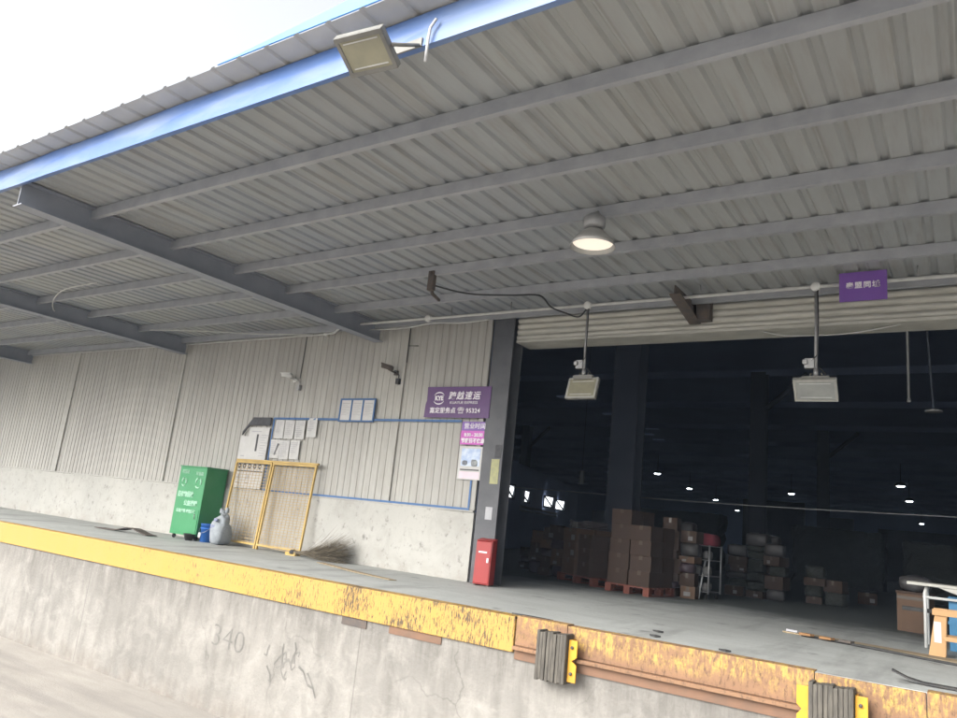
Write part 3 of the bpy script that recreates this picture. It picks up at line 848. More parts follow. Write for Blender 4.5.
# ------------------------------------------------------------------ signs
t = thing('wall_sign', 'purple courier sign with white emblem and lettering on the wall beside the door post', 'sign', (-6.255, WL - 0.06, 4.165))
mb = MB(); mb.prism([(-0.585, -0.23), (0.575, -0.235), (0.575, 0.225), (-0.565, 0.23), (-0.555, 0.02), (-0.575, -0.03)], 1, -0.012, 0.012)
mb.build('panel', 'purple', t)
text('跨越速运', 0.128, 'signwhite', t, (0.12, -0.016, 0.085), 'lettering', 1.0, 0.002, 0.15, gap=1.25)
text('KUAYUE EXPRESS', 0.055, 'signwhite', t, (0.12, -0.016, -0.012), 'lettering', 1.15, 0.0)
text('嘉定服务点 ☎ 95324', 0.092, 'signwhite', t, (-0.03, -0.016, -0.132), 'lettering', 1.0, 0.0015, gap=1.08)
em = text('KYE', 0.092, 'signwhite', t, (-0.33, -0.016, 0.055), 'emblem', 0.95, 0.004)
for s_ in (1, -1):
    mb = MB(); vs, fs = [], []
    n = 14
    for i in range(n + 1):
        a = rad(25 + 130 * i / n)
        th = 0.004 + 0.016 * math.sin(math.pi * i / n)
        for r in (0.105, 0.105 - th):
            vs.append((math.cos(a) * r * s_, -0.003, math.sin(a) * r * s_ * 0.92)); 
    for i in range(n): fs.append((2 * i, 2 * i + 1, 2 * i + 3, 2 * i + 2))
    mb.faces(vs, fs); mb.build('arc', 'signwhite', em)

t = thing('hours_sign', 'small violet and magenta opening hours sign below the purple courier sign', 'sign', (-5.905, WL - 0.05, 3.72))
mb = MB(); mb.box((-0.225, -0.006, 0.03), (0.215, 0.006, 0.16)); mb.build('panel', 'violet', t)
mb = MB(); mb.box((-0.232, -0.006, -0.17), (0.208, 0.006, 0.028)); mb.build('magenta_band', 'magenta', t)
text('营业时间', 0.088, 'signwhite', t, (0.0, -0.009, 0.092), 'lettering', 1.05, 0.001)
text('8:30 - 20:30', 0.066, 'signwhite', t, (-0.01, -0.009, -0.032), 'lettering', 1.0, 0.002)
text('节假日不休息', 0.07, 'signwhite', t, (-0.012, -0.009, -0.118), 'lettering', 0.96, 0.003)

t = thing('poster', 'white poster with a blue picture under the opening hours sign', 'poster', (-5.93, WL - 0.045, 3.29))
mb = MB(); mb.box((-0.205, -0.004, -0.235), (0.19, 0.004, 0.235)); mb.build('sheet', 'paper', t)
mb = MB(); mb.box((-0.16, -0.007, -0.045), (0.16, -0.0045, 0.205)); p = mb.build('picture', 'photo_sky', t)
mb = MB(); mb.blob((0.07, -0.008, 0.0), (0.11, 0.003, 0.09), None, 3); mb.blob((-0.09, -0.008, 0.0), (0.09, 0.003, 0.06), None, 5); mb.build('picture_detail', 'photo_dark', p)
mb = MB(); mb.box((-0.16, -0.007, -0.105), (0.16, -0.0045, -0.088)); mb.build('printed_bar', 'print_black', t)
mb = MB(); mb.box((-0.17, -0.007, -0.22), (0.17, -0.0045, -0.125)); mb.build('pink_band', 'pink', t)

t = thing('hanging_sign', 'violet sign with white characters hanging from the conduit above the door', 'sign', (-0.89, YP - 0.05, 5.29))
mb = MB(); mb.box((-0.222, -0.008, -0.17), (0.222, 0.008, 0.145)); mb.build('panel', 'violet', t)
text('泰盟同城', 0.074, 'signwhite', t, (0.0, -0.011, -0.005), 'lettering', 1.0, 0.002, gap=1.2)
mb = MB(); mb.tube([(-0.18, 0.03, 0.10), (-0.18, 0.03, -0.05)], 0.006, None, 5); mb.tube([(0.18, 0.03, 0.10), (0.18, 0.03, -0.05)], 0.006, None, 5); mb.build('hook', 'dark_steel', t)

# ------------------------------------------------------------------ blue frame line and papers on the wall
t = thing('board_outline', 'blue painted outline of a long notice area on the ribbed wall', 'board outline', (-8, WL - 0.04, 2.62))
mb = MB()
mb.box((-10.17, WL - 0.045, 3.87), (-6.16, WL - 0.034, 3.905)); mb.box((-10.17, WL - 0.045, 2.64), (-10.14, WL - 0.034, 3.868)); mb.box((-10.17, WL - 0.052, 2.635), (-5.87, WL - 0.046, 2.665)); mb.box((-5.90, WL - 0.045, 2.668), (-5.872, WL - 0.034, 3.05))
wbuild(mb, 'strip', 'blue_line', t)
t = thing('notice_holder', 'row of three blue framed notices above the board outline', 'notice frame', (-8.22, WL - 0.05, 4.04))
mb = MB()
for x in (-0.375, -0.13, 0.115, 0.36):
    mb.box((x - 0.012, -0.012, -0.165), (x + 0.012, 0.012, 0.165))
mb.box((-0.387, -0.013, 0.166), (0.372, 0.012, 0.19)); mb.box((-0.387, -0.013, -0.19), (0.372, 0.012, -0.166))
mb.build('frame', 'blue_line', t)
for i, x in enumerate((-0.252, -0.008, 0.238)):
    mb = MB(); mb.box((x - 0.108, -0.002, -0.163), (x + 0.108, 0.008, 0.163)); pg = mb.build('page', 'paper', t)
    mb = MB()
    mb.box((x - 0.08, -0.004, 0.105), (x + 0.08, -0.0025, 0.115))
    for k in range(7): mb.box((x - 0.08, -0.004, 0.07 - k * 0.025), (x + 0.03 + 0.05 * ((k * 3 + i) % 2), -0.0025, 0.076 - k * 0.025))
    mb.build('print_lines', 'paper_grey', pg)

papers = [(-9.99, 3.70), (-9.74, 3.70), (-9.48, 3.70), (-9.20, 3.74), (-10.03, 3.36), (-9.79, 3.35), (-9.54, 3.36)]
plab = ['curled white notice sheet at the upper left inside corner of the blue outline', 'white notice sheet second from the left in the upper row inside the blue outline', 'white notice sheet third in the upper row inside the blue outline', 'lone white sheet ending the upper row of papers inside the blue outline', 'white sheet with a dark slanting mark in the lower row inside the blue outline', 'middle white sheet of the lower row inside the blue outline', 'last white sheet of the lower row inside the blue outline']
for i, (x, z) in enumerate(papers):
    t = thing('notice_sheet', plab[i], 'notice', (x, WL - 0.042, z), 0, 'sheets pasted inside the blue outline')
    rnd = random.Random(i)
    mb = MB(); vs = []; fs = []
    for a in range(5):
        for c_ in range(5):
            vs.append((-0.115 + 0.0575 * a, 0.004 - 0.012 * abs(math.sin(a * 1.3 + i)) * (c_ / 4), -0.16 + 0.08 * c_))
    for a in range(4):
        for c_ in range(4): fs.append((a * 5 + c_, a * 5 + 5 + c_, a * 5 + 6 + c_, a * 5 + 1 + c_))
    mb.faces(vs, fs); sh_ = mb.build('sheet', 'paper', t)
    mb = MB()
    if i == 4:
        mb.tube([(0.02, -0.014, -0.10), (0.05, -0.014, 0.0), (0.09, -0.014, 0.09)], 0.014, 'paper_grey', 5)
    for k in range(6 + i % 3):
        mb.box((-0.085, -0.0155, 0.11 - k * 0.032), (rnd.uniform(0.0, 0.085), -0.014, 0.117 - k * 0.032), 'paper_grey')
    mb.build('print_lines', None, sh_)

t = thing('safety_board', 'white notice board with black roof shaped top beside the blue outline', 'notice board', (-10.52, WL - 0.045, 3.2))
mb = MB(); mb.box((-0.22, -0.010, -0.55), (0.30, 0.004, 0.52)); mb.box((-0.43, -0.008, -0.55), (-0.222, 0.004, 0.36)); mb.build('panel', 'paper', t)
mb = MB(); mb.prism([(-0.30, 0.50), (-0.22, 0.56), (0.30, 0.56), (0.30, 0.70), (-0.16, 0.70), (-0.40, 0.44), (-0.40, 0.38)], 1, -0.016, 0.004); mb.build('roof_bar', 'print_black', t)
mb = MB(); mb.box((0.0, -0.013, 0.10), (0.045, -0.0105, 0.40), 'print_black')
for k in range(9): mb.box((0.12, -0.013, 0.02 + k * 0.045), (0.22 + 0.03 * (k % 3), -0.0105, 0.03 + k * 0.045), 'paper_grey')
mb.box((-0.15, -0.013, 0.44), (0.1, -0.0105, 0.455), 'paper_grey')
mb.box((-0.36, -0.011, 0.0), (-0.27, -0.0085, 0.02), 'paper_grey')
mb.build('print_block', None, t)
mb = MB(); mb.box((-0.42, -0.014, -0.265), (0.29, -0.0105, -0.245), 'print_black')
for k in range(5):
    mb.lathe([(0.02, 0), (0.045, 0)], 'print_black', 12, Matrix.Translation((-0.33 + 0.135 * k, -0.0125, -0.165)) @ Matrix.Rotation(rad(90), 4, 'X'))
for k in range(2):
    x = -0.32 + 0.25 * k
    mb.prism([(x - 0.05, -0.39), (x + 0.05, -0.39), (x, -0.30)], 1, -0.0135, -0.0105, 'paper_grey'); mb.box((x - 0.045, -0.013, -0.47), (x + 0.05, -0.0105, -0.455), 'print_black')
mb.build('symbols', None, t)

# ------------------------------------------------------------------ cameras on the wall
def cctv(name, label, loc, rz, body, boxdx, boxdz, tilt):
    t = thing('security_camera', label, 'security camera', loc, 0, 'security cameras on the ribbed wall')
    R = Matrix.Rotation(rz, 4, 'Z') @ Matrix.Rotation(tilt, 4, 'X')
    mb = MB(); mb.tube([(0, -0.11, 0), (0, 0.08, 0)], 0.034, None, 12, R); mb.box((-0.038, -0.13, 0.022), (0.038, 0.06, 0.04), None, R)
    bd = mb.build('body', body, t)
    mb = MB(); mb.lathe([(0.0, 0.0), (0.027, 0.0), (0.027, 0.004)], None, 12, R @ Matrix.Translation((0, -0.112, 0)) @ Matrix.Rotation(rad(90), 4, 'X')); mb.build('lens', 'black', bd)
    mb = MB(); mb.tube([(0.0, 0.0, -0.03), (0.03, 0.06, -0.05), (0.05, 0.13, -0.06)], 0.012, None, 6); mb.cbox((0.05, 0.14, -0.06), (0.07, 0.03, 0.07)); mb.build('mount', body, t)
    mb = MB(); mb.tube([(0.04, 0.10, -0.03), (0.10, 0.10, -0.04), (boxdx, 0.12, boxdz + 0.1), (boxdx, 0.12, boxdz)], 0.010, None, 5); mb.cbox((boxdx, 0.115, boxdz), (0.06, 0.06, 0.09)); mb.build('cable', 'cable' if body == 'dark_steel' else 'steel_grey', t)
    return t
cctv('a', 'small white bullet camera on the wall left of the three framed notices', (-9.86, WL - 0.16, 4.63), rad(-70), 'white_tube', 0.20, -0.2, 0)
cctv('b', 'dark security camera with dangling connectors on the wall above the purple sign', (-7.58, WL - 0.16, 4.70), rad(-50), 'dark_steel', 0.13, -0.20, rad(-10))
mb = MB(); mb.tube([(0, 0, 0), (0.0, 0, -0.55)], 0.008, None, 5); mb.tube([(0, 0, -0.28), (0.2, 0, -0.29)], 0.006, None, 5)
o = mb.build('cable', 'cable'); o.location = (-7.33, WL - 0.04, 5.35); tag(o, 'thin dark cable dropping down the wall right of the dark camera', 'cable')
mb = MB(); mb.tube([(0, 0, 0), (-0.01, 0, -0.75)], 0.008, None, 5)
o = mb.build('cable', 'cable'); o.location = (-9.66, WL - 0.04, 5.34); tag(o, 'thin dark cable dropping down to the white bullet camera', 'cable')

# ------------------------------------------------------------------ green bin cabinet
t = thing('recycling_cabinet', 'green sheet metal recycling cabinet with pale lettering standing against the wall', 'recycling bin', (-11.51, 8.245, HD))
mb = MB(); mb.box((-0.375, 0, 0.07), (0.375, 0.44, 1.24)); body = mb.build('body', 'green', t, 0.008)
mb = MB(); mb.box((-0.385, -0.012, 1.241), (0.385, 0.45, 1.262)); mb.build('lid', 'green', t, 0.004)
mb = MB(); mb.box((-0.35, -0.010, 0.12), (0.35, -0.001, 0.52)); d = mb.build('door', 'green', t, 0.002)
mb = MB(); mb.tube([(0.28, -0.012, 0.36), (0.28, -0.03, 0.37), (0.28, -0.03, 0.43), (0.28, -0.012, 0.44)], 0.006, None, 5); mb.build('handle', 'steel_grey', d)
for x in (-0.31, 0.31):
    for y in (0.06, 0.38):
        mb = MB(); mb.lathe([(0, 0.015), (0.033, 0.015), (0.033, -0.015), (0, -0.015)], None, 12, Matrix.Translation((x, y, 0.034)) @ Matrix.Rotation(rad(90), 4, 'Y')); mb.box((x - 0.02, y - 0.02, 0.04), (x + 0.02, y + 0.02, 0.07)); mb.build('caster', 'black', t)
text('可回收', 0.07, 'mint', t, (-0.2, -0.004, 1.15), 'lettering'); text('环保箱', 0.07, 'mint', t, (0.2, -0.004, 1.13), 'lettering')
for x, r0 in ((-0.2, 0.06), (0.2, 0.075)):
    mb = MB()
    for k in range(3):
        a0 = rad(90 + 120 * k); 
        pts = [(x + math.cos(a0 + rad(q)) * r0, -0.004, 0.975 + math.sin(a0 + rad(q)) * r0 * 1.15) for q in (12, 40, 70, 100)]
        mb.tube(pts, [0.016, 0.016, 0.014, 0.004], None, 5)
    mb.build('recycle_mark', 'mint', t)
text('旧衣物回收', 0.105, 'mint', t, (-0.10, -0.004, 0.76), 'lettering', 0.85, 0.003)
text('公益捐赠', 0.10, 'mint', t, (0.08, -0.004, 0.61), 'lettering', 0.95, 0.003)
text('垃圾分类 绿色环保', 0.066, 'mint', t, (0.0, -0.013, 0.475), 'lettering', 1.0, 0.002)

# ------------------------------------------------------------------ small things by the cabinet
t = thing('bucket', 'blue plastic bucket between the green cabinet and the pale sack', 'bucket', (-10.98, 8.36, HD))
mb = MB(); mb.lathe([(0, 0.003), (0.105, 0.003), (0.125, 0.29), (0.132, 0.29), (0.132, 0.305), (0.118, 0.305), (0.10, 0.02), (0, 0.02)], None, 22); mb.lathe([(0.123, 0.22), (0.130, 0.225), (0.130, 0.235), (0.124, 0.24)], None, 22); mb.build('body', 'bucket_blue', t)
mb = MB(); mb.tube([(math.cos(a) * 0.132, -0.03 - 0.11 * math.sin(a), 0.27 - 0.12 * math.sin(a)) for a in [math.pi * i / 10 for i in range(11)]], 0.004, None, 5); mb.build('bail', 'steel_grey', t)
mb = MB(); mb.blob((-0.055, -0.118, 0.11), (0.07, 0.015, 0.09), None, 2); mb.build('label_patch', 'paper', t)
t = thing('bowl', 'small grey plastic bowl on the floor beside the blue bucket', 'bowl', (-11.20, 8.17, HD))
mb = MB(); mb.lathe([(0, 0.003), (0.06, 0.003), (0.10, 0.11), (0.108, 0.112), (0.095, 0.112), (0.055, 0.015), (0, 0.015)], None, 18); mb.build('shell', 'bag_grey', t)
t = thing('woven_sack', 'tied pale blue woven sack standing in front of the ochre gate', 'sack', (-10.58, 8.30, HD))
mb = MB(); mb.blob((0, 0, 0.19), (0.38, 0.27, 0.39), None, 7, 0.17, None, 0.6); mb.blob((0.03, 0.0, 0.38), (0.26, 0.20, 0.22), None, 12, 0.22, None, 0.8); mb.blob((0.02, 0, 0.50), (0.10, 0.09, 0.14), None, 9, 0.3, None, 1.0); mb.build('bag', 'sack', t)
mb = MB(); mb.blob((-0.05, 0, 0.55), (0.07, 0.05, 0.09), None, 2); mb.build('tied_ear', 'sack', t)
mb = MB(); mb.blob((0.09, 0, 0.57), (0.06, 0.05, 0.09), None, 4); mb.build('tied_ear', 'sack', t)
mb = MB(); mb.blob((-0.06, -0.118, 0.28), (0.12, 0.02, 0.07), None, 5); mb.blob((0.05, -0.122, 0.17), (0.16, 0.02, 0.03), None, 6); mb.blob((0.0, -0.124, 0.40), (0.10, 0.03, 0.05), None, 8); mb.build('print', 'sack_print', t)

# ------------------------------------------------------------------ ochre mesh gate
t = thing('mesh_gate', 'ochre painted two panel mesh gate leaning against the wall', 'gate', (-9.88, 8.52, HD))
LEAN = Matrix.Rotation(rad(-4.0), 4, 'X')
def gframe(x0, x1):
    mb = MB()
    for x in (x0, x1): mb.box((x - 0.016, -0.016, 0.004), (x + 0.016, 0.016, 1.44), None, LEAN)
    mb.box((x0 + 0.017, -0.0155, 1.405), (x1 - 0.017, 0.0155, 1.439), None, LEAN); mb.box((x0 + 0.017, -0.0155, 0.06), (x1 - 0.017, 0.0155, 0.09), None, LEAN)
    return mb
for (a, c_, gap) in ((-0.965, -0.055, 0.05), (0.0, 1.005, 0.042)):
    f = gframe(a, c_).build('frame', 'gate', t)
    mb = MB(); z = 0.10
    while z < 1.39:
        mb.box((a + 0.02, -0.003, z), (c_ - 0.02, 0.003, z + 0.008), None, LEAN); z += gap
    x = a + 0.04
    while x < c_ - 0.03:
        mb.box((x, 0.004, 0.09), (x + 0.006, 0.009, 1.404), None, LEAN); x += 0.085
    mb.build('mesh', 'mesh', t)
mb = MB(); mb.box((-0.97, -0.02, 1.442), (1.05, 0.018, 1.47), None, LEAN); mb.build('top_rail', 'gate', t)
mb = MB(); mb.tube([(0.94, -0.05, 0.0), (0.95, -0.06, 0.10), (0.86, -0.07, 0.02)], 0.012, None, 5); mb.box((0.80, -0.10, 0.0), (1.02, -0.05, 0.05)); mb.build('foot_catch', 'gate', t)
# ------------------------------------------------------------------ broom
t = thing('twig_broom', 'large twig broom lying on the dock floor against the wall right of the gate', 'broom', (-8.95, 8.45, HD))
mb = MB(); rnd = random.Random(21)
for i in range(620):
    L = rnd.uniform(0.75, 1.18)
    p0 = (0.0 + rnd.uniform(-0.03, 0.03), rnd.uniform(-0.03, 0.03), 0.05 + rnd.uniform(-0.02, 0.02))
    up = max(-0.02, 0.17 + rnd.gauss(0, 0.12)); sy = rnd.gauss(0.02, 0.09)
    pts = [p0, (L * 0.4, sy * 0.3, 0.05 + up * 0.12), (L * 0.75, min(sy * 0.8, 0.2), 0.03 + up * 0.5), (L, min(sy, 0.2), max(0.01, up))]
    pts = [pts[0]] + [tuple(q + rnd.uniform(-0.012, 0.012) for q in p) for p in pts[1:]]
    mb.tube(pts, [0.004, 0.003, 0.0022, 0.001], None, 3, caps=False)
mb.build('twigs', 'twig', t)
mb = MB(); mb.tube([(0.0, 0, 0.05), (-0.9, 0.12, 0.06)], 0.016, None, 8); mb.build('handle', 'wood_strip', t)
mb = MB(); mb.tube([(-0.03, 0, 0.05), (0.05, 0, 0.05)], 0.042, None, 10); mb.build('binding', 'cable', t)

# ------------------------------------------------------------------ red box by the post
t = thing('extinguisher_box', 'red metal fire extinguisher box standing on the floor against the door post', 'extinguisher box', (-5.44, 8.50, HD), rad(8))
mb = MB()
mb.prism([(0.0, 0.02), (0.17, 0.02), (0.17, 0.60), (0.02, 0.57)], 0, -0.115, -0.107); mb.prism([(0.0, 0.02), (0.17, 0.02), (0.17, 0.60), (0.02, 0.57)], 0, 0.107, 0.115)
mb.box((-0.107, 0.162, 0.02), (0.107, 0.17, 0.60)); mb.box((-0.107, 0.0, 0.02), (0.107, 0.161, 0.03)); mb.prism([(0.02, 0.571), (0.171, 0.601), (0.171, 0.609), (0.018, 0.579)], 0, -0.118, 0.118)
mb.build('case', 'red', t, 0.003)
mb = MB(); mb.prism([(-0.006, 0.035), (0.0, 0.035), (0.016, 0.565), (0.010, 0.565)], 0, -0.104, 0.104); d = mb.build('door', 'red', t, 0.002)
mb = MB(); mb.box((0.06, -0.01, 0.30), (0.085, 0.003, 0.36)); mb.build('latch', 'signwhite', d)
mb = MB(); mb.box((-0.07, -0.0005, 0.42), (0.05, 0.0088, 0.44)); mb.build('print', 'signwhite', d)
mb = MB(); mb.box((-0.11, 0.01, 0), (-0.08, 0.16, 0.02)); mb.box((0.08, 0.01, 0), (0.11, 0.16, 0.02)); mb.build('feet', 'dark_steel', t)

# ------------------------------------------------------------------ things lying on the dock floor
def flat(name, label, cat, pts, z0, th, mat, group=None):
    c = Vector((sum(p[0] for p in pts) / len(pts), sum(p[1] for p in pts) / len(pts), HD))
    mb = MB(); mb.prism([(p[0] - c.x, p[1] - c.y) for p in pts], 2, z0, z0 + th)
    o = mb.build(name, mat); o.location = c
    return tag(o, label, cat, group)
flat('cardboard_strip', 'long flattened cardboard strip lying below the white base wall', 'cardboard', [(-7.9, 8.1), (-6.7, 7.65), (-6.0, 7.45), (-6.05, 7.36), (-6.8, 7.55), (-7.95, 8.0)], 0.004, 0.008, 'wood_strip')
flat('threshold_strip', 'splintered wooden threshold strip lying across the open doorway', 'threshold', [(-1.72, 8.95), (-0.9, 8.80), (0.9, 8.42), (0.9, 8.22), (-0.2, 8.38), (-1.0, 8.58), (-1.75, 8.76)], 0.004, 0.014, 'wood_strip')
mb = MB(); mb.tube([(-1.55, 8.70, 0.012), (-0.9, 8.50, 0.014), (-0.3, 8.27, 0.012), (0.8, 8.0, 0.012)], 0.014, None, 6)
o = mb.build('rubber_seal', 'black'); o.location = (0, 0, HD); tag(o, 'black rubber seal lying along the wooden threshold strip', 'seal')
rnd = random.Random(6)
for i, (x, y, m_, lb) in enumerate(((-1.50, 8.62, 'orange_wood', 'orange wood chip at the left end of the threshold strip'), (-1.30, 8.56, 'orange_wood', 'second orange wood chip lying on the threshold strip'), (-1.12, 8.55, 'dark_steel', 'dark crumpled scrap among the wood chips on the threshold'), (-1.66, 8.80, 'paper_grey', 'pale splinter at the far left tip of the threshold strip'))):
    t_ = [(x - 0.06, y - 0.02), (x + 0.05, y - 0.035), (x + 0.08, y + 0.02), (x - 0.03, y + 0.03)]
    flat('wood_scrap', lb, 'scrap', t_, 0.02, 0.022, m_)
t = thing('rubber_lip', 'black rubber strip curling up at the dock edge by the right corner', 'rubber strip', (-0.25, 6.56, HD))
mb = MB(); vs, fs = [], []
for i in range(14):
    x = -0.30 + i * 0.1; zc_ = 0.008 + 0.055 * max(0, (1 - i / 2.2)) ** 2
    vs += [(x, -0.03, zc_), (x, 0.03, zc_ + 0.004), (x, 0.03, zc_ + 0.014), (x, -0.03, zc_ + 0.012)]
for i in range(13):
    for k in range(4): fs.append((i * 4 + k, i * 4 + 4 + k, i * 4 + 4 + (k + 1) % 4, i * 4 + (k + 1) % 4))
fs += [(0, 1, 2, 3), (52, 55, 54, 53)]
mb.faces(vs, fs); mb.build('strip', 'black', t)
t = thing('rubber_mat', 'dark rubber mat buckled into a low hump on the dock left of the green cabinet', 'rubber mat', (-12.8, 7.75, HD))
mb = MB(); vs, fs = [], []
for i in range(25):
    u = i / 24; x = -0.5 + 1.6 * u; h = 0.008 + 0.085 * math.exp(-((u - 0.66) / 0.2) ** 2)
    vs += [(x, -0.06, h), (x, 0.14, h * 0.9), (x, 0.14, h * 0.9 + 0.012), (x, -0.06, h + 0.012)]
for i in range(24):
    for k in range(4): fs.append((i * 4 + k, i * 4 + 4 + k, i * 4 + 4 + (k + 1) % 4, i * 4 + (k + 1) % 4))
fs += [(0, 1, 2, 3), (96, 99, 98, 97)]
mb.faces(vs, fs); mb.build('sheet', 'dark_steel', t)
for x, y, lb in ((-3.45, 6.33, 'dark strip of litter at the joint where the yellow edge meets the rusty edge'), (-2.35, 6.55, 'small black scrap on the dock floor right of the first bumper'), (-1.72, 6.42, 'black scrap lying at the rim of the rusty edge'), (-2.45, 6.9, 'tiny dark scrap on the grey floor behind the first bumper')):
    L = 0.22 if x < -3 else 0.05
    flat('rubber_scrap', lb, 'litter', [(x - L, y), (x + L * 0.3, y - 0.03), (x + L, y + 0.005), (x, y + 0.025)], 0.006, 0.012, 'black')

# ------------------------------------------------------------------ goods inside the hall
def carton_mesh(sx, sy, sz, mat, tape=True, lab=True):
    mb = MB(); mb.box((-sx / 2, -sy / 2, 0.001), (sx / 2, sy / 2, sz - 0.001), mat)
    if tape:
        mb.box((-0.03, -sy / 2 - 0.0015, sz * 0.72), (0.03, -sy / 2 - 0.0003, sz - 0.001), 'tape'); mb.box((-0.03, -sy / 2 - 0.0015, sz - 0.0008), (0.03, sy / 2, sz + 0.0004), 'tape')
    if lab: mb.box((sx * 0.12, -sy / 2 - 0.0016, sz * 0.2), (sx * 0.38, -sy / 2 - 0.0004, sz * 0.55), 'label')
    o = mb.build('carton')
    me = o.data; bpy.data.objects.remove(o)
    return me
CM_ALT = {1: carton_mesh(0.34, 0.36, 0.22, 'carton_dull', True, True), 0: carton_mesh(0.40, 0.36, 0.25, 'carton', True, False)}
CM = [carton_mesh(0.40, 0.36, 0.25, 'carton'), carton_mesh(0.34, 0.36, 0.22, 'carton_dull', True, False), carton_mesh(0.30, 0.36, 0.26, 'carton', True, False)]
def carton(k, loc, rz, label, group):
    odd = k in CM_ALT and math.sin(loc[0] * 91.7 + loc[2] * 57.3) > 0.35
    o = bpy.data.objects.new('carton', CM_ALT[k] if odd else CM[k]); COL.objects.link(o)
    o.location = loc; o.rotation_euler = (0, 0, rz)
    return tag(o, label, 'carton', group)
def pallet(label, loc, rz, w, d):
    t = thing('pallet', label, 'pallet', loc, rz, 'pallets under the goods')
    mb = MB()
    n = 6
    for i in range(n):
        y = -d / 2 + i * (d - 0.09) / (n - 1); mb.box((-w / 2, y, 0.105), (w / 2, y + 0.09, 0.125))
    mb.build('deck', 'pallet', t)
    for x in (-w / 2, -0.05, w / 2 - 0.1):
        mb = MB()
        for y in (-d / 2, -0.05, d / 2 - 0.1): mb.box((x, y, 0.022), (x + 0.1, y + 0.1, 0.104))
        mb.box((x, -d / 2, 0.001), (x + 0.1, d / 2, 0.021)); mb.build('runner', 'pallet', t)
    return t
def stack(c, rz, nx_, ny_, hs, k, label, group, top_label=None):
    """hs: cartons high for each column of the front row, left to right"""
    sx, sy, sz = ((0.40, 0.36, 0.25), (0.34, 0.36, 0.22), (0.30, 0.36, 0.26))[k]
    rnd = random.Random(int(abs(c[0]) * 100))
    R = Matrix.Rotation(rz, 3, 'Z')
    for i in range(nx_):
        for j in range(ny_):
            for q in range(max(1, hs[i] - (rnd.randint(0, 1) if j else 0))):
                p = Vector(c) + R @ Vector(((i - (nx_ - 1) / 2) * (sx + 0.012) + rnd.uniform(-0.01, 0.01), (j - (ny_ - 1) / 2) * (sy + 0.012) + rnd.uniform(-0.01, 0.01), q * sz))
                carton(k, p, rz + rnd.uniform(-0.03, 0.03), label, group)
def wrapped(label, loc, rz, w, d, h, mat, seed, sheet=True):
    t = thing('wrapped_load', label, 'wrapped goods', loc, rz, 'wrapped goods in the hall')
    rnd = random.Random(seed); mb = MB(); nv = 7; nu = 20
    vs, fs = [], []
    for i in range(nv + 1):
        for j in range(nu):
            a = 2 * math.pi * j / nu
            g_ = lambda v: math.copysign(abs(v) ** 0.35, v)
            f = 1 + rnd.uniform(-0.05, 0.05)
            vs.append((g_(math.cos(a)) * w / 2 * f, g_(math.sin(a)) * d / 2 * f, 0.002 + h * i / nv + (rnd.uniform(-0.04, 0.04) if i == nv else 0)))
    for i in range(nv):
        for j in range(nu): fs.append((i * nu + j, i * nu + (j + 1) % nu, (i + 1) * nu + (j + 1) % nu, (i + 1) * nu + j))
    fs.append(tuple(nv * nu + j for j in range(nu)))
    mb.faces(vs, fs); mb.build('film', mat, t)
    if not sheet: return t
    mb = MB(); mb.cbox((w * 0.12, -d / 2 - 0.015, h * 0.6), (0.12, 0.03, 0.09)); mb.build('label_sheet', 'label', t)
    return t
PH = 0.127
rz = rad(-32)
pallet('red brown pallet under the lower carton stack left of the grey hall column', (-5.32, 11.80, HD), rz, 1.1, 0.78)
cu = Vector((math.cos(rz), math.sin(rz), 0))
stack(Vector((-5.32, 11.80, HD + PH)) - cu * 0.26, rz, 1, 2, [3], 0, 'brown carton on the left half of the red brown pallet', 'cartons on the left of the pallet')
stack(Vector((-5.32, 11.80, HD + PH)) + cu * 0.20, rz, 1, 2, [3], 1, 'dull brown carton on the right half of the red brown pallet', 'cartons on the right of the pallet')
wrapped('dark film wrapped bale resting on the cartons of the red brown pallet', Vector((-5.32, 11.80, HD + PH + 0.755)) - cu * 0.26, rz, 0.42, 0.6, 0.10, 'film', 31)
rz3 = rad(-8)
pallet('red brown pallet under the tallest carton stack in the hall', (-4.30, 11.22, HD), rz3, 0.74, 0.8)
stack((-4.30, 11.22, HD + PH), rz3, 2, 2, [5, 4], 1, 'dull brown carton in the tallest stack in front of the grey hall column', 'cartons of the tallest stack')
def pile(cols, prefix, group, mats, seed, smax=0.30):
    """uneven column piles of odd sized parcels"""
    rnd = random.Random(seed)
    for ci, (cx, cy, top, rz_) in enumerate(cols):
        z = HD; lv = 0
        while z < HD + top:
            m_ = rnd.choice(mats)
            sx, sy, sz = rnd.uniform(smax * 0.72, smax), rnd.uniform(smax * 0.8, smax * 1.1), rnd.uniform(0.10, 0.23)
            mb = MB()
            if m_.startswith('carton'):
                mb.box((-sx / 2, -sy / 2, 0.001), (sx / 2, sy / 2, sz - 0.001), m_)
                mb.box((-0.02, -sy / 2 - 0.002, sz * 0.6), (0.02, -sy / 2 - 0.0005, sz - 0.002), 'tape')
                if rnd.random() < 0.5:
                    u = rnd.uniform(-0.4, 0.1) * sx
                    mb.box((u, -sy / 2 - 0.002, sz * 0.2), (u + rnd.uniform(0.05, 0.1), -sy / 2 - 0.0005, sz * 0.55), 'label')
            else:
                mb.blob((0, 0, sz / 2), (sx * 1.08, sy * 1.08, sz), m_, lv + 7 * ci + seed, 0.09, None, 0.35)
            o = mb.build('parcel')
            o.location = (cx + rnd.uniform(-0.03, 0.03), cy + rnd.uniform(-0.03, 0.03), z); o.rotation_euler = (0, 0, rz_ + rnd.uniform(-0.2, 0.2))
            k = {'bag_grey': 'lumpy grey bag', 'bag_purple': 'purplish bag', 'carton_dull': 'dark brown box', 'carton': 'lighter brown box', 'bag_green': 'dark green bag'}[m_]
            tag(o, k + ' ' + prefix, 'parcel', k + 's ' + group)
            z += sz; lv += 1
